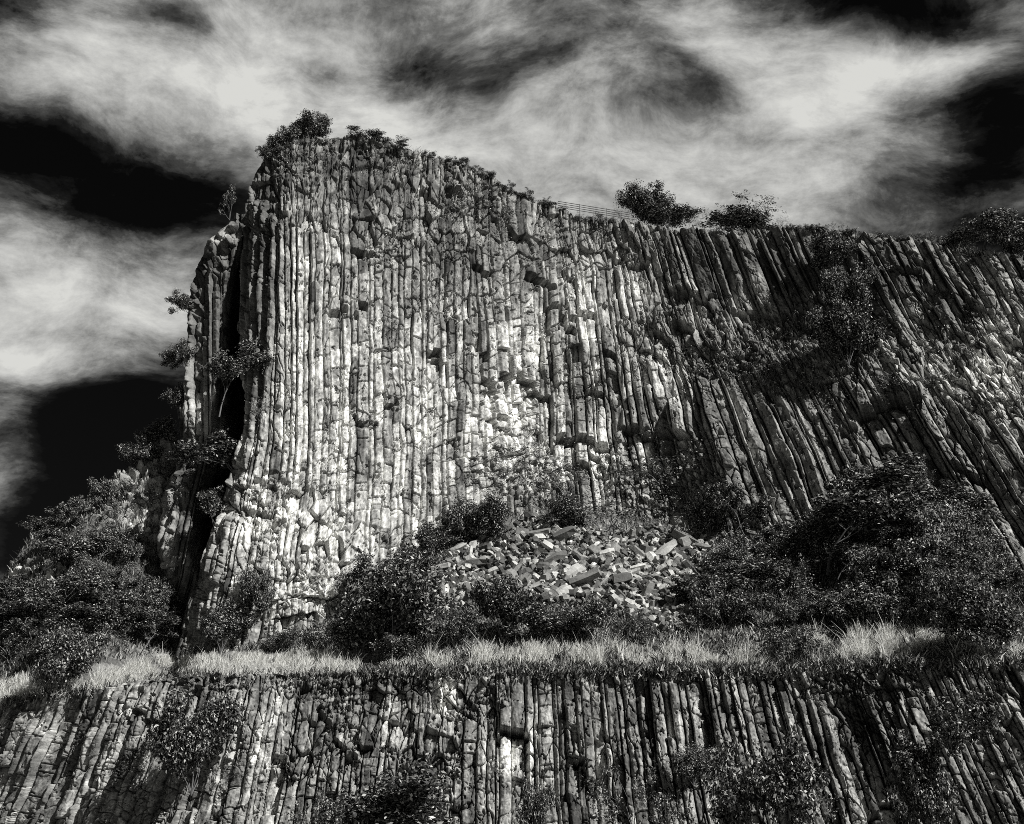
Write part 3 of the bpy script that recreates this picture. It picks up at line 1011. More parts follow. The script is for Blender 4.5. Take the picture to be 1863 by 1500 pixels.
# summit and rim
plant('tree', 'tree', 562, 262, 66, 54, 'dense', 'cliff', 'round leafy tree standing highest, on the very summit of the cliff', off=-0.8)
plant('shrub', 'shrub', 515, 278, 50, 50, 'round', 'cliff', 'dark leafy shrub spilling over the top left corner of the cliff, beside the summit tree', off=-0.2)
plant('shrub', 'shrub', 490, 300, 44, 46, 'round', 'cliff', 'lower ragged shrub hanging on the top left corner below the summit tree', off=0.1)
plant('shrub', 'shrub', 662, 258, 70, 20, 'low', 'cliff', 'low dense bush on the summit right of the round tree', off=-0.3)
plant('shrub', 'shrub', 715, 272, 60, 18, 'low', 'cliff', 'low spreading bush where the summit starts to slope down', off=-0.2)
plant('tree', 'tree', 1175, 412, 90, 74, 'dense', 'cliff', 'tallest bushy tree on the rim beside the end of the railing', off=-2.2)
plant('shrub', 'shrub', 1222, 420, 92, 56, 'round', 'cliff', 'broad dark shrub on the rim right of the tallest rim tree', off=-1.6)
plant('shrub', 'shrub', 1132, 402, 40, 28, 'bare', 'cliff', 'thin twiggy bush in front of the railing end', off=-2.6)
plant('shrub', 'shrub', 1262, 424, 44, 36, 'bare', 'cliff', 'pale bare twigs in the gap between the two rim thickets', off=-1.0)
plant('shrub', 'shrub', 1310, 424, 60, 44, 'bare', 'cliff', 'gnarled bare bush at the left end of the second rim thicket', off=-1.2)
plant('tree', 'tree', 1365, 424, 100, 68, 'wiry', 'cliff', 'wiry small tree with a pointed top above the slanting columns', off=-1.6)
plant('shrub', 'shrub', 1350, 424, 120, 36, 'round', 'cliff', 'low thorny shrub under the pointed wiry rim tree', off=-1.0)
plant('shrub', 'shrub', 1415, 420, 50, 24, 'bare', 'cliff', 'small bare bush leaning out at the right end of the second rim thicket', off=-1.0, lean=0.4)
plant('tree', 'tree', 1828, 474, 120, 100, 'tree', 'cliff', 'dark spreading tree on the rim at the right edge of the view', off=-2.4)
plant('tree', 'tree', 1868, 480, 110, 90, 'round', 'cliff', 'dense tree cut by the right edge of the view, on the rim', off=-1.2)
plant('shrub', 'shrub', 1745, 458, 90, 38, 'round', 'cliff', 'dark mounded shrub on the rim left of the spreading tree', off=-1.0)
plant('shrub', 'shrub', 1700, 452, 44, 26, 'low', 'cliff', 'smallest low bush in the row on the right rim', off=-0.8)
plant('shrub', 'shrub', 1570, 436, 40, 18, 'bare', 'cliff', 'sparse low twigs on the rim above the dark hanging bush', off=-0.6)

for k, (x, w, h) in enumerate(((770, 46, 16), (806, 40, 14), (840, 50, 18), (880, 40, 16), (915, 44, 14), (950, 44, 16), (988, 50, 18), (1016, 36, 14), (1060, 44, 18), (1095, 46, 20))):
    plant('shrub', 'shrub', x, float(top_up(np.array(float(x)))) + 9, w, h, 'low', 'cliff', 'low scrubby bush, %s from left along the slope from summit to railing' % ('first second third fourth fifth sixth seventh eighth ninth tenth'.split()[k]),
          'low bushes along the rim from the summit to the railing', off=-0.3)
for k, (x, w, h) in enumerate(((1290, 40, 24), (1440, 40, 14), (1475, 46, 16), (1512, 44, 20), (1545, 36, 16), (1605, 44, 18), (1640, 46, 20), (1672, 40, 22))):
    plant('shrub', 'shrub', x, float(top_up(np.array(float(x)))) + 8, w, h, 'low' if k % 3 else 'wiry', 'cliff', 'small bush on the right rim, %s from left' % ('first second third fourth fifth sixth seventh eighth'.split()[k]),
          'small bushes along the right rim', off=-0.3)

# left flank, seen against the sky
plant('sapling', 'sapling', 412, 400, 28, 70, 'wiry', 77.5, 'thin upright sapling against the black cloud beside the cliff edge')
plant('shrub', 'shrub', 340, 575, 42, 48, 'round', 78.0, 'small leafy bush sticking out of the left flank into pale cloud', lean=-0.4)
plant('shrub', 'shrub', 338, 668, 60, 46, 'round', 77.2, 'bush leaning outward from the left flank below the small leafy one', lean=-0.6)
plant('shrub', 'shrub', 322, 760, 50, 58, 'round', 78.5, 'dark bush at the foot of the narrow rear wall', group=None)
plant('tree', 'tree', 432, 760, 105, 145, 'tree', 74.0, 'leafy tree growing in the dark cleft left of the main wall')
plant('shrub', 'shrub', 468, 775, 52, 60, 'wiry', 71.6, 'twiggy bush clinging to the wall right of the cleft tree')
plant('tree', 'tree', 372, 905, 105, 125, 'tree', 74.5, 'tree lower in the cleft, its crown lit from the right')
plant('shrub', 'shrub', 395, 960, 70, 70, 'round', 74.0, 'dark bush at the bottom of the cleft')

# hanging on the main wall
plant('shrub', 'shrub', 712, 606, 42, 44, 'wiry', 'cliff', 'round tuft growing out of the smooth columns of the main wall', off=0.5)
plant('shrub', 'shrub', 830, 552, 28, 56, 'wiry', 'cliff', 'narrow tuft in a joint of the columns right of the round tuft', off=0.4)
plant('shrub', 'shrub', 1526, 500, 90, 84, 'dense', 'cliff', 'dark bush hanging just under the right rim', off=0.8)
plant('shrub', 'shrub', 1545, 570, 80, 80, 'dense', 'cliff', 'middle one of three dark bushes in a chain down the right wall', off=0.7)
plant('shrub', 'shrub', 1545, 665, 120, 110, 'dense', 'cliff', 'lowest and widest of three dark bushes in a chain down the right wall', off=0.9)
plant('shrub', 'shrub', 1600, 525, 60, 70, 'wiry', 'cliff', 'twiggy bush right of the dark bush hanging under the rim', off=0.4)
plant('shrub', 'shrub', 1640, 720, 90, 50, 'wiry', 'cliff', 'twiggy bush above the long black overhang on the right wall', off=0.5)
plant('shrub', 'shrub', 1400, 700, 60, 40, 'wiry', 'cliff', 'thin bush on the rubble band of the right wall', off=0.4)
plant('shrub', 'shrub', 940, 870, 110, 54, 'wiry', 'cliff', 'pale thin scrub on the broken ledge left of the undercut columns', pale=True, off=0.5)
plant('shrub', 'shrub', 1010, 905, 110, 60, 'wiry', 'cliff', 'pale scrub just above the head of the scree heap', pale=True, off=0.6)
plant('shrub', 'shrub', 1180, 880, 120, 50, 'wiry', 'cliff', 'faint thin scrub on the grey wall right of the undercut columns', off=0.5)
plant('shrub', 'shrub', 590, 480 + 600, 60, 40, 'wiry', 'cliff', 'thin tuft on the pale broken foot of the main wall', off=0.5)

# foot of the main wall and around the scree
plant('shrub', 'shrub', 462, 1132, 60, 92, 'dense', 'cliff', 'narrow dark bush against the pale foot of the main wall', off=1.2)
plant('tree', 'tree', 712, 1206, 165, 190, 'dense', 'terrace', 'largest leafy tree on the grass ledge, left of the scree heap')
plant('shrub', 'shrub', 660, 1205, 110, 120, 'dense', 'terrace', 'dark bush at the left foot of the largest ledge tree')
plant('shrub', 'shrub', 715, 1210, 70, 55, 'round', 'terrace', 'pale leaved small bush in front of the largest ledge tree', pale=True)
plant('shrub', 'shrub', 690, 1100, 110, 90, 'round', 'terrace', 'bush behind the largest ledge tree, against the main wall')
plant('shrub', 'shrub', 790, 1020, 75, 66, 'round', 'terrace', 'small dark bush at the top left of the scree heap')
plant('shrub', 'shrub', 760, 1060, 75, 60, 'round', 'terrace', 'dark bush touching the left edge of the scree heap')
plant('shrub', 'shrub', 868, 1000, 105, 88, 'dense', 'terrace', 'round dark bush standing behind the scree heap, left of its head')
plant('shrub', 'shrub', 1085, 985, 165, 95, 'wiry', 'terrace', 'wide grey twiggy bush behind the head of the scree heap', pale=True)
plant('shrub', 'shrub', 1030, 970, 80, 60, 'round', 'terrace', 'small leafy bush at the very head of the scree heap', pale=True)
plant('shrub', 'shrub', 1290, 985, 70, 70, 'round', 'terrace', 'dark bush at the upper right corner of the scree heap')
plant('shrub', 'shrub', 915, 1170, 100, 112, 'round', 'terrace', 'tall dark bush rising in front of the scree heap')
plant('shrub', 'shrub', 1062, 1168, 105, 72, 'round', 'terrace', 'rounded bush in front of the middle of the scree heap')
plant('shrub', 'shrub', 985, 1172, 110, 62, 'round', 'terrace', 'low bush between the tall dark bush and the rounded bush before the scree', pale=True)
plant('shrub', 'shrub', 835, 1172, 105, 70, 'low', 'terrace', 'low bush in front of the left end of the scree heap')
plant('shrub', 'shrub', 1150, 1168, 80, 50, 'low', 'terrace', 'low bush at the lowest tip of the scree heap')
plant('shrub', 'shrub', 520, 1185, 90, 40, 'low', 'terrace', 'low leafy cover at the foot of the pale wall')
plant('shrub', 'shrub', 410, 1190, 80, 90, 'round', 'terrace', 'bush at the foot of the leaning prow, left of the narrow dark bush')
plant('shrub', 'shrub', 590, 1190, 90, 56, 'low', 'terrace', 'spreading bush between the pale wall foot and the largest ledge tree')
plant('shrub', 'shrub', 1790, 1204, 120, 140, 'dense', 'terrace', 'dark bush at the right end of the grass ledge')
plant('shrub', 'shrub', 1740, 1196, 60, 40, 'low', 'terrace', 'low dark bush on the ledge at the left of the right end bush')
plant('shrub', 'shrub', 1445, 1206, 110, 64, 'low', 'terrace', 'dark low bush interrupting the pale grass of the ledge')
plant('shrub', 'shrub', 118, 1262, 110, 112, 'dense', 'terrace', 'round bush on the rim of the lower wall, far left')

# thicket on the right slope and the one on the left slope
ORD = ['first', 'second', 'third', 'fourth', 'fifth', 'sixth', 'seventh', 'eighth', 'ninth', 'tenth', 'eleventh', 'twelfth', 'thirteenth', 'fourteenth']


def thicket(pts, where, group, kinds=('round', 'tree', 'low', 'wiry'), pale=0.1):
    """pts: (x, y, w, h, row); rows counted up from the grass"""
    rows = sorted({p[4] for p in pts}, reverse=True)
    for ri, row in enumerate(rows):
        line = sorted([p for p in pts if p[4] == row])
        for k, (x, y, w, h, _) in enumerate(line):
            kind = PR.choice(kinds); pl = PR.random() < pale
            look = ('pale ' if pl else 'dark ') + {'round': 'leafy bush', 'tree': 'tall-stemmed bush', 'low': 'spreading bush', 'wiry': 'thin twiggy bush'}[kind]
            rn = 'bottom row' if ri == 0 else ('top row' if ri == len(rows) - 1 else '%s row up' % ORD[ri])
            pos = 'only one' if len(line) == 1 else ('leftmost' if k == 0 else 'rightmost' if k == len(line) - 1 else ORD[k] + ' from the left')
            plant('shrub', 'shrub', x, y, w, h, kind, 'terrace', '%s, %s in %s, %s' % (look, pos, rn, where), group, pale=pl)


R = random.Random(21)
pts = []
y = 905
while y < 1172:
    x = 1250 + R.uniform(0, 30)
    while x < 1900:
        f = float(foot_up(np.array(float(x))))
        lim = 1170
        if y > f + 8 and not (x < 1310 and y < 1110) and y < lim and R.random() < 0.74:
            s = R.uniform(55, 105)
            pts.append((x + R.uniform(-10, 10), y + R.uniform(-8, 8), s * R.uniform(0.9, 1.3), s * R.uniform(0.75, 1.15), y))
        x += R.uniform(38, 62)
    y += 27
thicket([p for p in pts if p[0] < 1480], 'right of scree', 'bushes crowding the slope right of the scree')
thicket([p for p in pts if p[0] >= 1480], 'right thicket', 'bushes of the big right-hand thicket')
plant('tree', 'tree', 1640, 965, 150, 120, 'tree', 'terrace', 'tallest tree of the right-hand thicket, highest up the slope')
plant('tree', 'tree', 1590, 1040, 160, 150, 'tree', 'terrace', 'broad tree in the middle of the right-hand thicket')
plant('tree', 'tree', 1345, 1010, 120, 130, 'tree', 'terrace', 'tree standing at the right side of the scree heap against the wall')
pts = []
y = 955
while y < 1235:
    x = -30 + R.uniform(0, 30)
    while x < 335:
        f = np.interp(x, [-150, 0, 60, 130, 200, 250, 300, 335], [1130, 1120, 1040, 1000, 1010, 1045, 1090, 1130])
        rimy = float(rim_lo(np.array(float(x))))
        if y > f and y < rimy - 22 and not (x < 90 and y < 1085) and not (y > 1195 and x > 170):
            s = R.uniform(46, 84)
            pts.append((x + R.uniform(-8, 8), y + R.uniform(-8, 8), s * R.uniform(0.9, 1.3), s * R.uniform(0.75, 1.1), y))
        x += R.uniform(36, 58)
    y += 28
thicket(pts, 'left slope', 'bushes covering the left-hand slope', pale=0.15)
plant('tree', 'tree', 122, 985, 70, 80, 'tree', 'terrace', 'tree with a pointed top on the left skyline')
plant('shrub', 'shrub', 78, 1010, 70, 66, 'tree', 'terrace', 'leftmost tree on the left skyline, above the pale bank')
plant('shrub', 'shrub', 190, 935, 56, 60, 'round', 'terrace', 'small bush on the left skyline under the black sky')
plant('shrub', 'shrub', 248, 860, 70, 60, 'round', 'terrace', 'bush on the skyline halfway up the rubble bank')
plant('shrub', 'shrub', 285, 815, 64, 52, 'round', 'terrace', 'topmost bush on the rubble bank beside the rear wall')
for (x, y_, w, h) in ((230, 905, 50, 40), (270, 930, 60, 46), (215, 960, 60, 50), (300, 880, 44, 40)):
    plant('shrub', 'shrub', x, y_, w, h, 'wiry', 'terrace', {230: 'left', 270: 'right', 215: 'lowest', 300: 'highest'}[x] + ' of four sparse bushes scattered over the rubble bank', 'sparse bushes on the rubble bank')

# on and before the lower wall
plant('tree', 'tree', 345, 1445, 150, 165, 'dense', 'lower', 'dark broad tree growing out of the lower wall on the left', off=1.2)
plant('shrub', 'shrub', 1268, 1428, 70, 64, 'dense', 'lower', 'small dark bush halfway up the lower wall, right of the centre', off=0.6)
plant('shrub', 'shrub', 905, 1412, 30, 28, 'wiry', 'lower', 'tiny tuft on the pale patch of the lower wall', off=0.3)
plant('shrub', 'shrub', 420, 1425, 40, 30, 'wiry', 'lower', 'thin tuft beside the dark broad tree of the lower wall', off=0.3)
plant('shrub', 'shrub', 775, 1310, 40, 60, 'bare', 'lower', 'bare twigs hanging beside the pale square patch below the ledge', off=0.3)
for (x, top, w, kind, pale, lab) in (
        (715, 1412, 190, 'round', True, 'large leafy bush at the bottom edge, left of the centre'),
        (595, 1450, 110, 'low', True, 'low leafy bush at the bottom edge, left of the large one'),
        (975, 1435, 64, 'round', False, 'narrow dark bush at the bottom edge, in the centre'),
        (1150, 1405, 170, 'wiry', False, 'open twiggy bush at the bottom edge below the small wall bush'),
        (1230, 1455, 90, 'wiry', False, 'lowest twiggy bush at the bottom edge, between two larger ones'),
        (1400, 1368, 200, 'round', True, 'broad bright leaved bush at the bottom edge, right of the centre'),
        (1745, 1290, 170, 'tree', False, 'tall dark tree at the bottom right in front of the lower wall'),
        (1690, 1400, 110, 'round', False, 'dark bush at the left foot of the tall bottom right tree'),
        (1480, 1440, 90, 'wiry', True, 'thin bush at the right side of the broad bright one')):
    Yp = float(np.interp(x, [0, 900, 1863], [55, 54.5, 48.5]))
    _, _, zt = at(x, top, Yp)
    g = Vector(at(x, 1540, Yp))
    h = (1560 - top)
    r = plant('tree' if kind == 'tree' else 'shrub', 'tree' if kind == 'tree' else 'shrub', x, 1552, w, 1552 - top, kind, Yp, lab, pale=pale)

# ------------------------------------------------------------------ scree: fallen blocks
def block_mesh(seed):
    """a broken piece of a basalt column: polygonal prism with slanting broken ends"""
    rnd = random.Random(seed)
    n = rnd.choice([4, 5, 5, 6])
    L = 1.0
    W = rnd.choice([0.38, 0.55, 0.7, 0.85, 1.0])
    V = []
    sh = rnd.uniform(-0.4, 0.4); sv = rnd.uniform(-0.4, 0.4)
    ph = rnd.random()
    rad = [0.5 * W * rnd.uniform(0.72, 1.12) for _ in range(n)]
    for e, (xe, k) in enumerate(((-L / 2, rnd.uniform(0.65, 1)), (L * 0.1, 1.05), (L / 2, rnd.uniform(0.55, 1)))):
        for q in range(n):
            a = 2 * math.pi * (q + ph) / n
            yv = math.cos(a) * rad[q] * k; zv = math.sin(a) * rad[q] * k
            V.append((xe + (sh * yv + sv * zv) * (1 if e == 2 else -0.7 if e == 0 else 0) + rnd.uniform(-.04, .04), yv + rnd.uniform(-.03, .03), zv + rnd.uniform(-.03, .03)))
    Fc = [tuple(range(n))[::-1], tuple(range(2 * n, 3 * n))]
    for e in (0, 1):
        for q in range(n):
            q2 = (q + 1) % n
            Fc.append((e * n + q, e * n + q2, (e + 1) * n + q2, (e + 1) * n + q))
    return V, Fc, ('long' if W < 0.4 else 'oblong' if W < 0.6 else 'squat')


BLK = []
BSHAPE = []
for k in range(26):
    V, Fc, sh_ = block_mesh(700 + k)
    BSHAPE.append(sh_)
    BLK.append(mesh_from('basalt_block', np.array(V), faces=Fc))
    BLK[-1].materials.append(BLOCK)


def in_scree(x, y):
    top = np.interp(x, [770, 830, 900, 950, 1000, 1100, 1200, 1290, 1330], [1060, 1005, 980, 945, 935, 975, 962, 985, 1010])
    bot = np.interp(x, [770, 800, 870, 900, 1000, 1100, 1140, 1160, 1250, 1265, 1330], [1075, 1125, 1100, 1060, 1100, 1100, 1120, 1152, 1150, 1100, 1030])
    return top < y < bot


RS = random.Random(77)
big = [  # x, y, length, roll, tone, label, landmark
    (1062, 1076, 62, 22, 0.24, 'long thick column piece lying aslant at the lower middle of the scree heap', 'the long thick column piece'),
    (1010, 1034, 44, 22, 0.22, 'long grey slab pointing up right at the middle of the scree heap', 'the long middle slab'),
    (1008, 958, 46, 22, 0.14, 'dark column piece lying high at the head of the scree heap', 'the dark column piece at the head'),
    (1025, 990, 46, 25, 0.15, 'dark slab just below the head of the scree heap', 'the dark upper slab'),
    (868, 1040, 36, 0, 0.2, 'broad dark block at the left middle of the scree heap', 'the broad dark left block'),
    (856, 1022, 28, 80, 0.6, 'pale upright block at the upper left of the scree heap', 'the pale upright block'),
    (808, 1095, 32, 85, 0.7, 'white upright block at the lower left corner of the scree heap', 'the white corner block'),
    (800, 1048, 34, 12, 0.45, 'flat slab jutting out at the left tip of the scree heap', 'the jutting flat slab'),
    (788, 1066, 30, 20, 0.25, 'grey leaning slab at the far left tip of the scree heap', 'the far left leaning slab'),
    (835, 1012, 34, 22, 0.5, 'pale slanting block on the upper left edge of the scree heap', 'the pale slanting edge block'),
    (980, 985, 34, 8, 0.3, 'broad grey block on the upper slope of the scree heap', 'the broad upper grey block'),
    (1000, 1008, 28, -30, 0.6, 'pale wedge above the long middle slab of the scree heap', 'the pale wedge'),
    (1208, 1020, 46, 38, 0.5, 'long pale block pointing up right at the right side of the scree heap', 'the long pale right block'),
    (1245, 998, 46, -25, 0.16, 'dark column piece sloping down right at the right shoulder of the scree heap', 'the dark shoulder piece'),
    (1105, 1020, 32, 15, 0.62, 'large bright block right of the middle of the scree heap', 'the large bright block'),
    (1160, 1045, 26, 10, 0.72, 'whitest block on the right half of the scree heap', 'the whitest block'),
    (1045, 1058, 38, 40, 0.55, 'pale block leaning against the long thick column piece', 'the leaning pale block'),
    (1225, 1078, 28, -65, 0.5, 'pale upright block at the right lower edge of the scree heap', 'the upright edge block'),
    (915, 978, 36, 30, 0.18, 'dark block on the upper left shoulder of the scree heap', 'the dark left shoulder block'),
    (1280, 1010, 34, -15, 0.3, 'last big grey block at the right end of the scree heap', 'the last big block'),
    (1180, 1090, 32, 60, 0.25, 'grey upright block above the lower tongue of the scree heap', 'the upright tongue block'),
    (1130, 1070, 34, 15, 0.14, 'dark flat block near the lower right of the scree heap', 'the dark flat block'),
    (940, 1052, 30, 50, 0.28, 'grey block in the centre left of the scree heap', 'the centre left grey block'),
    (965, 1085, 34, 25, 0.35, 'slanting slab at the lower centre of the scree heap', 'the lower centre slab'),
]


def place_block(x, y, size, roll, label, group, lift=0.0, tone=0.3, proto=None):
    p = terr_at(x, y)
    s = (p.y / raydir(x, y)[1]) / F * size
    o = bpy.data.objects.new('basalt_block', BLK[RS.randrange(len(BLK)) if proto is None else proto])
    COL.objects.link(o)
    o.location = p + Vector((0, -0.15 * s, 0.22 * s + lift))
    o.rotation_euler = (RS.uniform(-0.7, 0.7), -math.radians(roll) if roll is not None else RS.uniform(-0.9, 0.9), RS.uniform(-1.2, 1.2) if roll is None else RS.uniform(-0.3, 0.3))
    o.scale = (s * RS.uniform(0.9, 1.1), s * RS.uniform(0.8, 1.1), s * RS.uniform(0.8, 1.1))
    o.color = (tone, tone, tone, 1)
    tag(o, label, 'rock', group)
    return o


for (x, y, s, roll, tone, lab, mark) in big:
    place_block(x, y, s, roll, lab, 'fallen basalt blocks of the scree heap', 0.3, tone * 0.85, RS.choice([q for q in range(len(BLK)) if BSHAPE[q] != 'squat']))
cnt = 0
taken = []
used_labels = {}
while cnt < 262:
    x = RS.uniform(770, 1330); y = RS.uniform(930, 1155)
    if not in_scree(x, y):
        continue
    s = 12 + 17 * RS.random() ** 1.6
    if any((x - a) ** 2 + ((y - b) * 1.5) ** 2 < (0.28 * (s + c)) ** 2 for a, b, c in taken) and RS.random() < 0.9:
        continue
    tone = 0.08 + 0.52 * RS.random() ** 1.3
    k = RS.randrange(len(BLK))
    near = min(big, key=lambda q: (q[0] - x) ** 2 + (1.3 * (q[1] - y)) ** 2)
    dx = x - near[0]; dy = (y - near[1]) * 1.3
    dist = math.hypot(dx, dy)
    side = ('right of' if dx > 0 else 'left of') if abs(dx) > abs(dy) else ('below' if dy > 0 else 'above')
    size = 'small' if s < 16 else ('mid-sized' if s < 22 else 'large')
    tn = 'dark' if tone < 0.18 else ('grey' if tone < 0.36 else 'pale')
    shp = BSHAPE[k]
    lab = '%s %s %s block %s%s' % (size, tn, shp, 'close ' if dist < 22 else ('well ' if dist > 40 else ''), side + ' ' + near[6])
    if lab in used_labels:
        continue
    used_labels[lab] = 1
    taken.append((x, y, s))
    place_block(x, y, s, None, lab, 'fallen basalt blocks of the scree heap', 0.1, tone, k)
    cnt += 1
for q, (x, y, s) in enumerate(((1372, 1052, 12), (1384, 1044, 17), (1397, 1060, 13), (1378, 1068, 10))):
    place_block(x, y, s, None, ('leftmost', 'largest and highest', 'rightmost', 'smallest and lowest')[q] + ' of four pale blocks among the bushes right of the scree heap', 'pale blocks among the bushes', 0.9, 0.6)
for q, (x, y, s) in enumerate(((566, 1120, 12), (590, 1128, 13), (610, 1110, 12), (622, 1134, 11), (640, 1120, 15))):
    place_block(x, y, s, None, ('leftmost', 'second from left', 'middle and highest', 'lowest', 'rightmost and largest')[q] + ' of five pale blocks fallen at the foot of the main wall', 'pale blocks at the wall foot', 0.3, 0.6)

# small rubble between the blocks: nobody could count it
VV = []; FF = []
TT = []
RB = random.Random(9)
n = 0
while n < 3000:
    x = RB.uniform(760, 1340); y = RB.uniform(925, 1160)
    if not in_scree(x, y):
        continue
    n += 1
    V, Fc, _ = block_mesh(9000 + n)
    p = terr_at(x, y)
    p = p + Vector((RB.uniform(-.15, .15), RB.uniform(-.4, .2), RB.uniform(-.05, .3)))
    s = 0.04 * RB.uniform(5, 17)
    M = Matrix.Rotation(RB.uniform(0, 6.28), 3, 'Z') @ Matrix.Rotation(RB.uniform(-1, 1), 3, 'Y') @ Matrix.Rotation(RB.uniform(0, 6.28), 3, 'X')
    b = len(VV)
    tt = RB.choice([0.05, 0.09, 0.15, 0.25, 0.45])
    for v in V:
        q = M @ (Vector(v) * s) + p
        VV.append(tuple(q)); TT.append(tt)
    FF += [tuple(i + b for i in f) for f in Fc]
me = mesh_from('rubble', np.array(VV), faces=FF, attrs={'tone': np.array(TT)})
tag(obj('rubble', me, ROCK), 'small angular rubble filling the gaps between the blocks of the scree heap', 'rubble', kind='stuff')


# ------------------------------------------------------------------ grass
def blades(pts, hgt, wid, rng, lean=0.35):
    """pts (n,3), heights (n), a bent three-part blade each"""
    n = len(pts)
    a = rng.random(n) * 6.283
    side = np.stack([np.cos(a), np.sin(a), 0 * a], -1) * (wid * (0.6 + 0.8 * rng.random(n)))[:, None]
    ld = rng.normal(size=(n, 3)) * np.array([1, 1, 0]) * lean + np.array([0.12, 0, 0])
    up = np.array([0, 0, 1.0])
    h = hgt[:, None]
    p1 = pts + up * h * 0.5 + ld * h * 0.22
    p2 = pts + up * h * 0.95 + ld * h * 0.75
    V = np.stack([pts - side, pts + side, p1 + side * 0.8, p1 - side * 0.8, p2 + side * 0.35, p2 - side * 0.35], 1).reshape(-1, 3)
    b = np.arange(n)[:, None] * 6
    Fq = np.concatenate([b + np.array([[0, 1, 2, 3]]), b + np.array([[3, 2, 4, 5]])], 1).reshape(-1, 4)
    return V, Fq


def terr_pts(px, py):
    i = np.clip(np.round((px + 150) / 3.0).astype(int), 0, len(TERR['pxs']) - 1)
    out = np.zeros((len(px), 3))
    for k in range(len(px)):
        j = int(np.searchsorted(-TERR['py'][:, i[k]], -py[k]))
        j = min(max(j, 0), TERR['P'].shape[0] - 1)
        out[k] = TERR['P'][j, i[k]]
    return out


rng = np.random.default_rng(3)
n = 64000
px = np.concatenate([rng.uniform(-60, 1960, n - 12000), rng.uniform(180, 660, 12000)])
rim = rim_lo(px)
band = np.interp(px, [-60, 60, 170, 250, 350, 600, 640, 780, 900, 1250, 1400, 1480, 1700, 1760, 1960], [40, 38, 10, 24, 36, 26, 8, 20, 34, 40, 24, 52, 52, 16, 14])
py = rim + 2 - band * rng.random(n)
dens = fbm(px / 30.0, py / 20.0, 5001, 3)
keep = (dens > np.where(px < 660, 0.34, 0.44)) & ~((px > 75) & (px < 168) & (rng.random(n) < 0.85)) & ~((px > 1395) & (px < 1480) & (rng.random(n) < 0.8)) & ~((px > 615) & (px < 775) & (rng.random(n) < 0.6))
px = px[keep]; py = py[keep]
P = terr_pts(px, py)
P += rng.normal(size=P.shape) * np.array([0.08, 0.15, 0.0])
hg = (1 + 0.9 * (rng.random(len(px)) > 0.96)) * (0.35 + 1.0 * fbm(px / 26.0, py * 0, 5011, 3) ** 1.5 * rng.random(len(px)) * 1.6) * np.interp(px, [0, 300, 600, 900, 1300, 1650, 1863], [0.8, 0.7, 0.75, 0.9, 0.95, 1.05, 0.85])
V, Fq = blades(P, hg * 0.85, 0.020, rng, 0.4)
tag(obj('grass', mesh_from('grass', V, Fq), STRAW), 'tall pale dry grass along the ledge between the two walls', 'grass', kind='stuff')

# low herbs and moss: rim of the lower wall, terrace floor, plateau edge
pts = []; hs = []
n = 16000
px = rng.uniform(-60, 1960, n); px = np.where((px < 660) & (rng.random(n) < 0.6), px + 900, px); py = rim_lo(px) + 5 - 12 * rng.random(n)
q = terr_pts(px, py); q[:, 1] -= rng.random(n) * 0.7; q[:, 2] -= rng.random(n) ** 2 * 0.5
pts.append(q); hs.append(0.12 + 0.3 * rng.random(n))
n = 60000
px = rng.uniform(-60, 1960, n); top = foot_all(px); py = top + (rim_lo(px) - top) * rng.random(n)
k = np.array([not in_scree(a, b) for a, b in zip(px, py)])
k &= ~((px < 700) & (py > rim_lo(px) - 40))
k &= ~((px > 170) & (px < 340) & (py < 960) & (rng.random(n) < 0.75))
px = px[k]; py = py[k]
pts.append(terr_pts(px, py)); hs.append(0.15 + 0.45 * rng.random(len(px)))
P = np.concatenate(pts); H = np.concatenate(hs)
V, Fq = blades(P, H, 0.035, rng, 0.8)
tag(obj('undergrowth', mesh_from('undergrowth', V, Fq), HERB), 'low weeds and creepers covering the slope between the walls', 'undergrowth', kind='stuff')

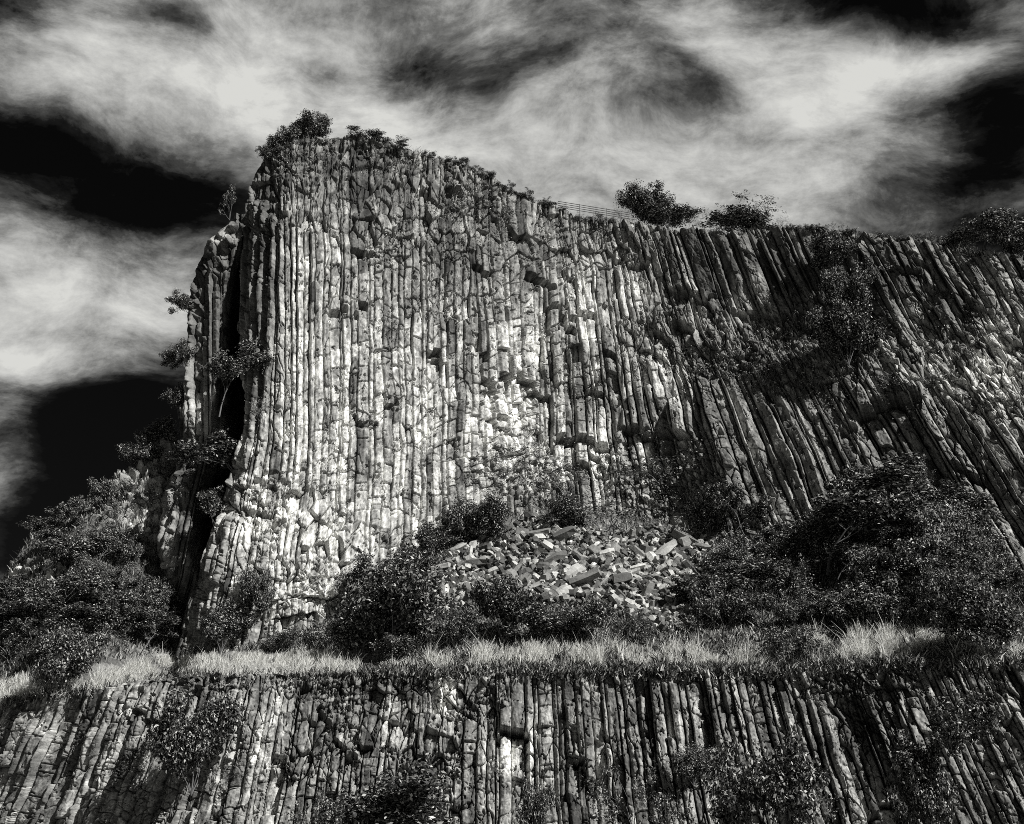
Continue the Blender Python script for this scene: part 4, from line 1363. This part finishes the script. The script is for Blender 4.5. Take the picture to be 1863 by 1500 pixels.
n = 26000
px = rng.uniform(480, 1980, n)
Yt = depth_up(px, top_up(px)) + rng.random(n) * 2.2
X, Y, Z = at(px, top_up(px) + 4, depth_up(px, top_up(px)) - 0.1)
P = np.stack([X, Yt, Z - 0.1], -1)
H = (0.15 + 0.60 * rng.random(n) ** 2) * (0.4 + 1.2 * fbm(px / 24.0, px * 0, 5111, 3))
V, Fq = blades(P, H, 0.03, rng, 0.5)
tag(obj('rim_grass', mesh_from('rim_grass', V, Fq), HERB), 'short grass and weeds along the top edge of the upper wall', 'grass', kind='stuff')

# scrub growing on the face: separate leaves set close to the rock
n = 40000
px = rng.uniform(480, 1863, n); py = rng.uniform(260, 1000, n)
mask = blob(px, py, [(640, 285, 200, 30, 0.9), (900, 380, 130, 40, 0.6), (1080, 415, 120, 20, 0.8), (960, 860, 90, 45, 1.0), (1230, 880, 110, 80, 0.7),
                     (1360, 660, 150, 50, 0.9), (1540, 640, 100, 90, 0.9), (1680, 690, 100, 50, 0.7), (1800, 560, 60, 50, 0.4), (1760, 480, 90, 30, 0.5), (600, 870, 60, 20, 0.3), (1420, 900, 60, 60, 0.4), (1180, 600, 40, 30, 0.3)])
keep = (rng.random(n) < mask * 1.4 * sstep(fbm(px / 26, py / 26, 5201, 3), 0.42, 0.6)) & (py > top_up(px) + 3) & (py < foot_up(px))
px = px[keep]; py = py[keep]
X, Y, Z = at(px, py, depth_up(px, py) - 0.35 + 0.4 * rng.random(len(px)))
LV, LF = leaf_cloud(rng, np.stack([X, Y, Z], -1), np.full(len(px), 0.22), 5, 0.07)
tag(obj('creeping_scrub', mesh_from('creeping_scrub', LV, LF), HERB), 'thin creeping scrub scattered over ledges of the upper wall', 'scrub', kind='stuff')

# ------------------------------------------------------------------ railing on the rim
rail = bpy.data.objects.new('railing', None)
COL.objects.link(rail)
p0 = Vector(at(1022, 380, 84.0)); p1 = Vector(at(1158, 402, 84.0))
rail.location = p0
tag(rail, 'thin metal railing with several rails along the dip in the rim', 'railing')
d = p1 - p0
for k in range(4):
    V = []; Fc = []
    up = Vector((0, 0, 0.08 + 0.19 * k))
    tube(V, Fc, up - d * 0.05, d + up, 0.028, 0.028, 6)
    obj('rail', mesh_from('rail', np.array(V), np.array(Fc)), METAL, rail)
for k in range(6):
    V = []; Fc = []
    b = d * (0.06 + k / 5.5)
    tube(V, Fc, b + Vector((0, 0, -0.9)), b + Vector((0, 0, 0.72)), 0.03, 0.03, 6)
    obj('post', mesh_from('post', np.array(V), np.array(Fc)), METAL, rail)
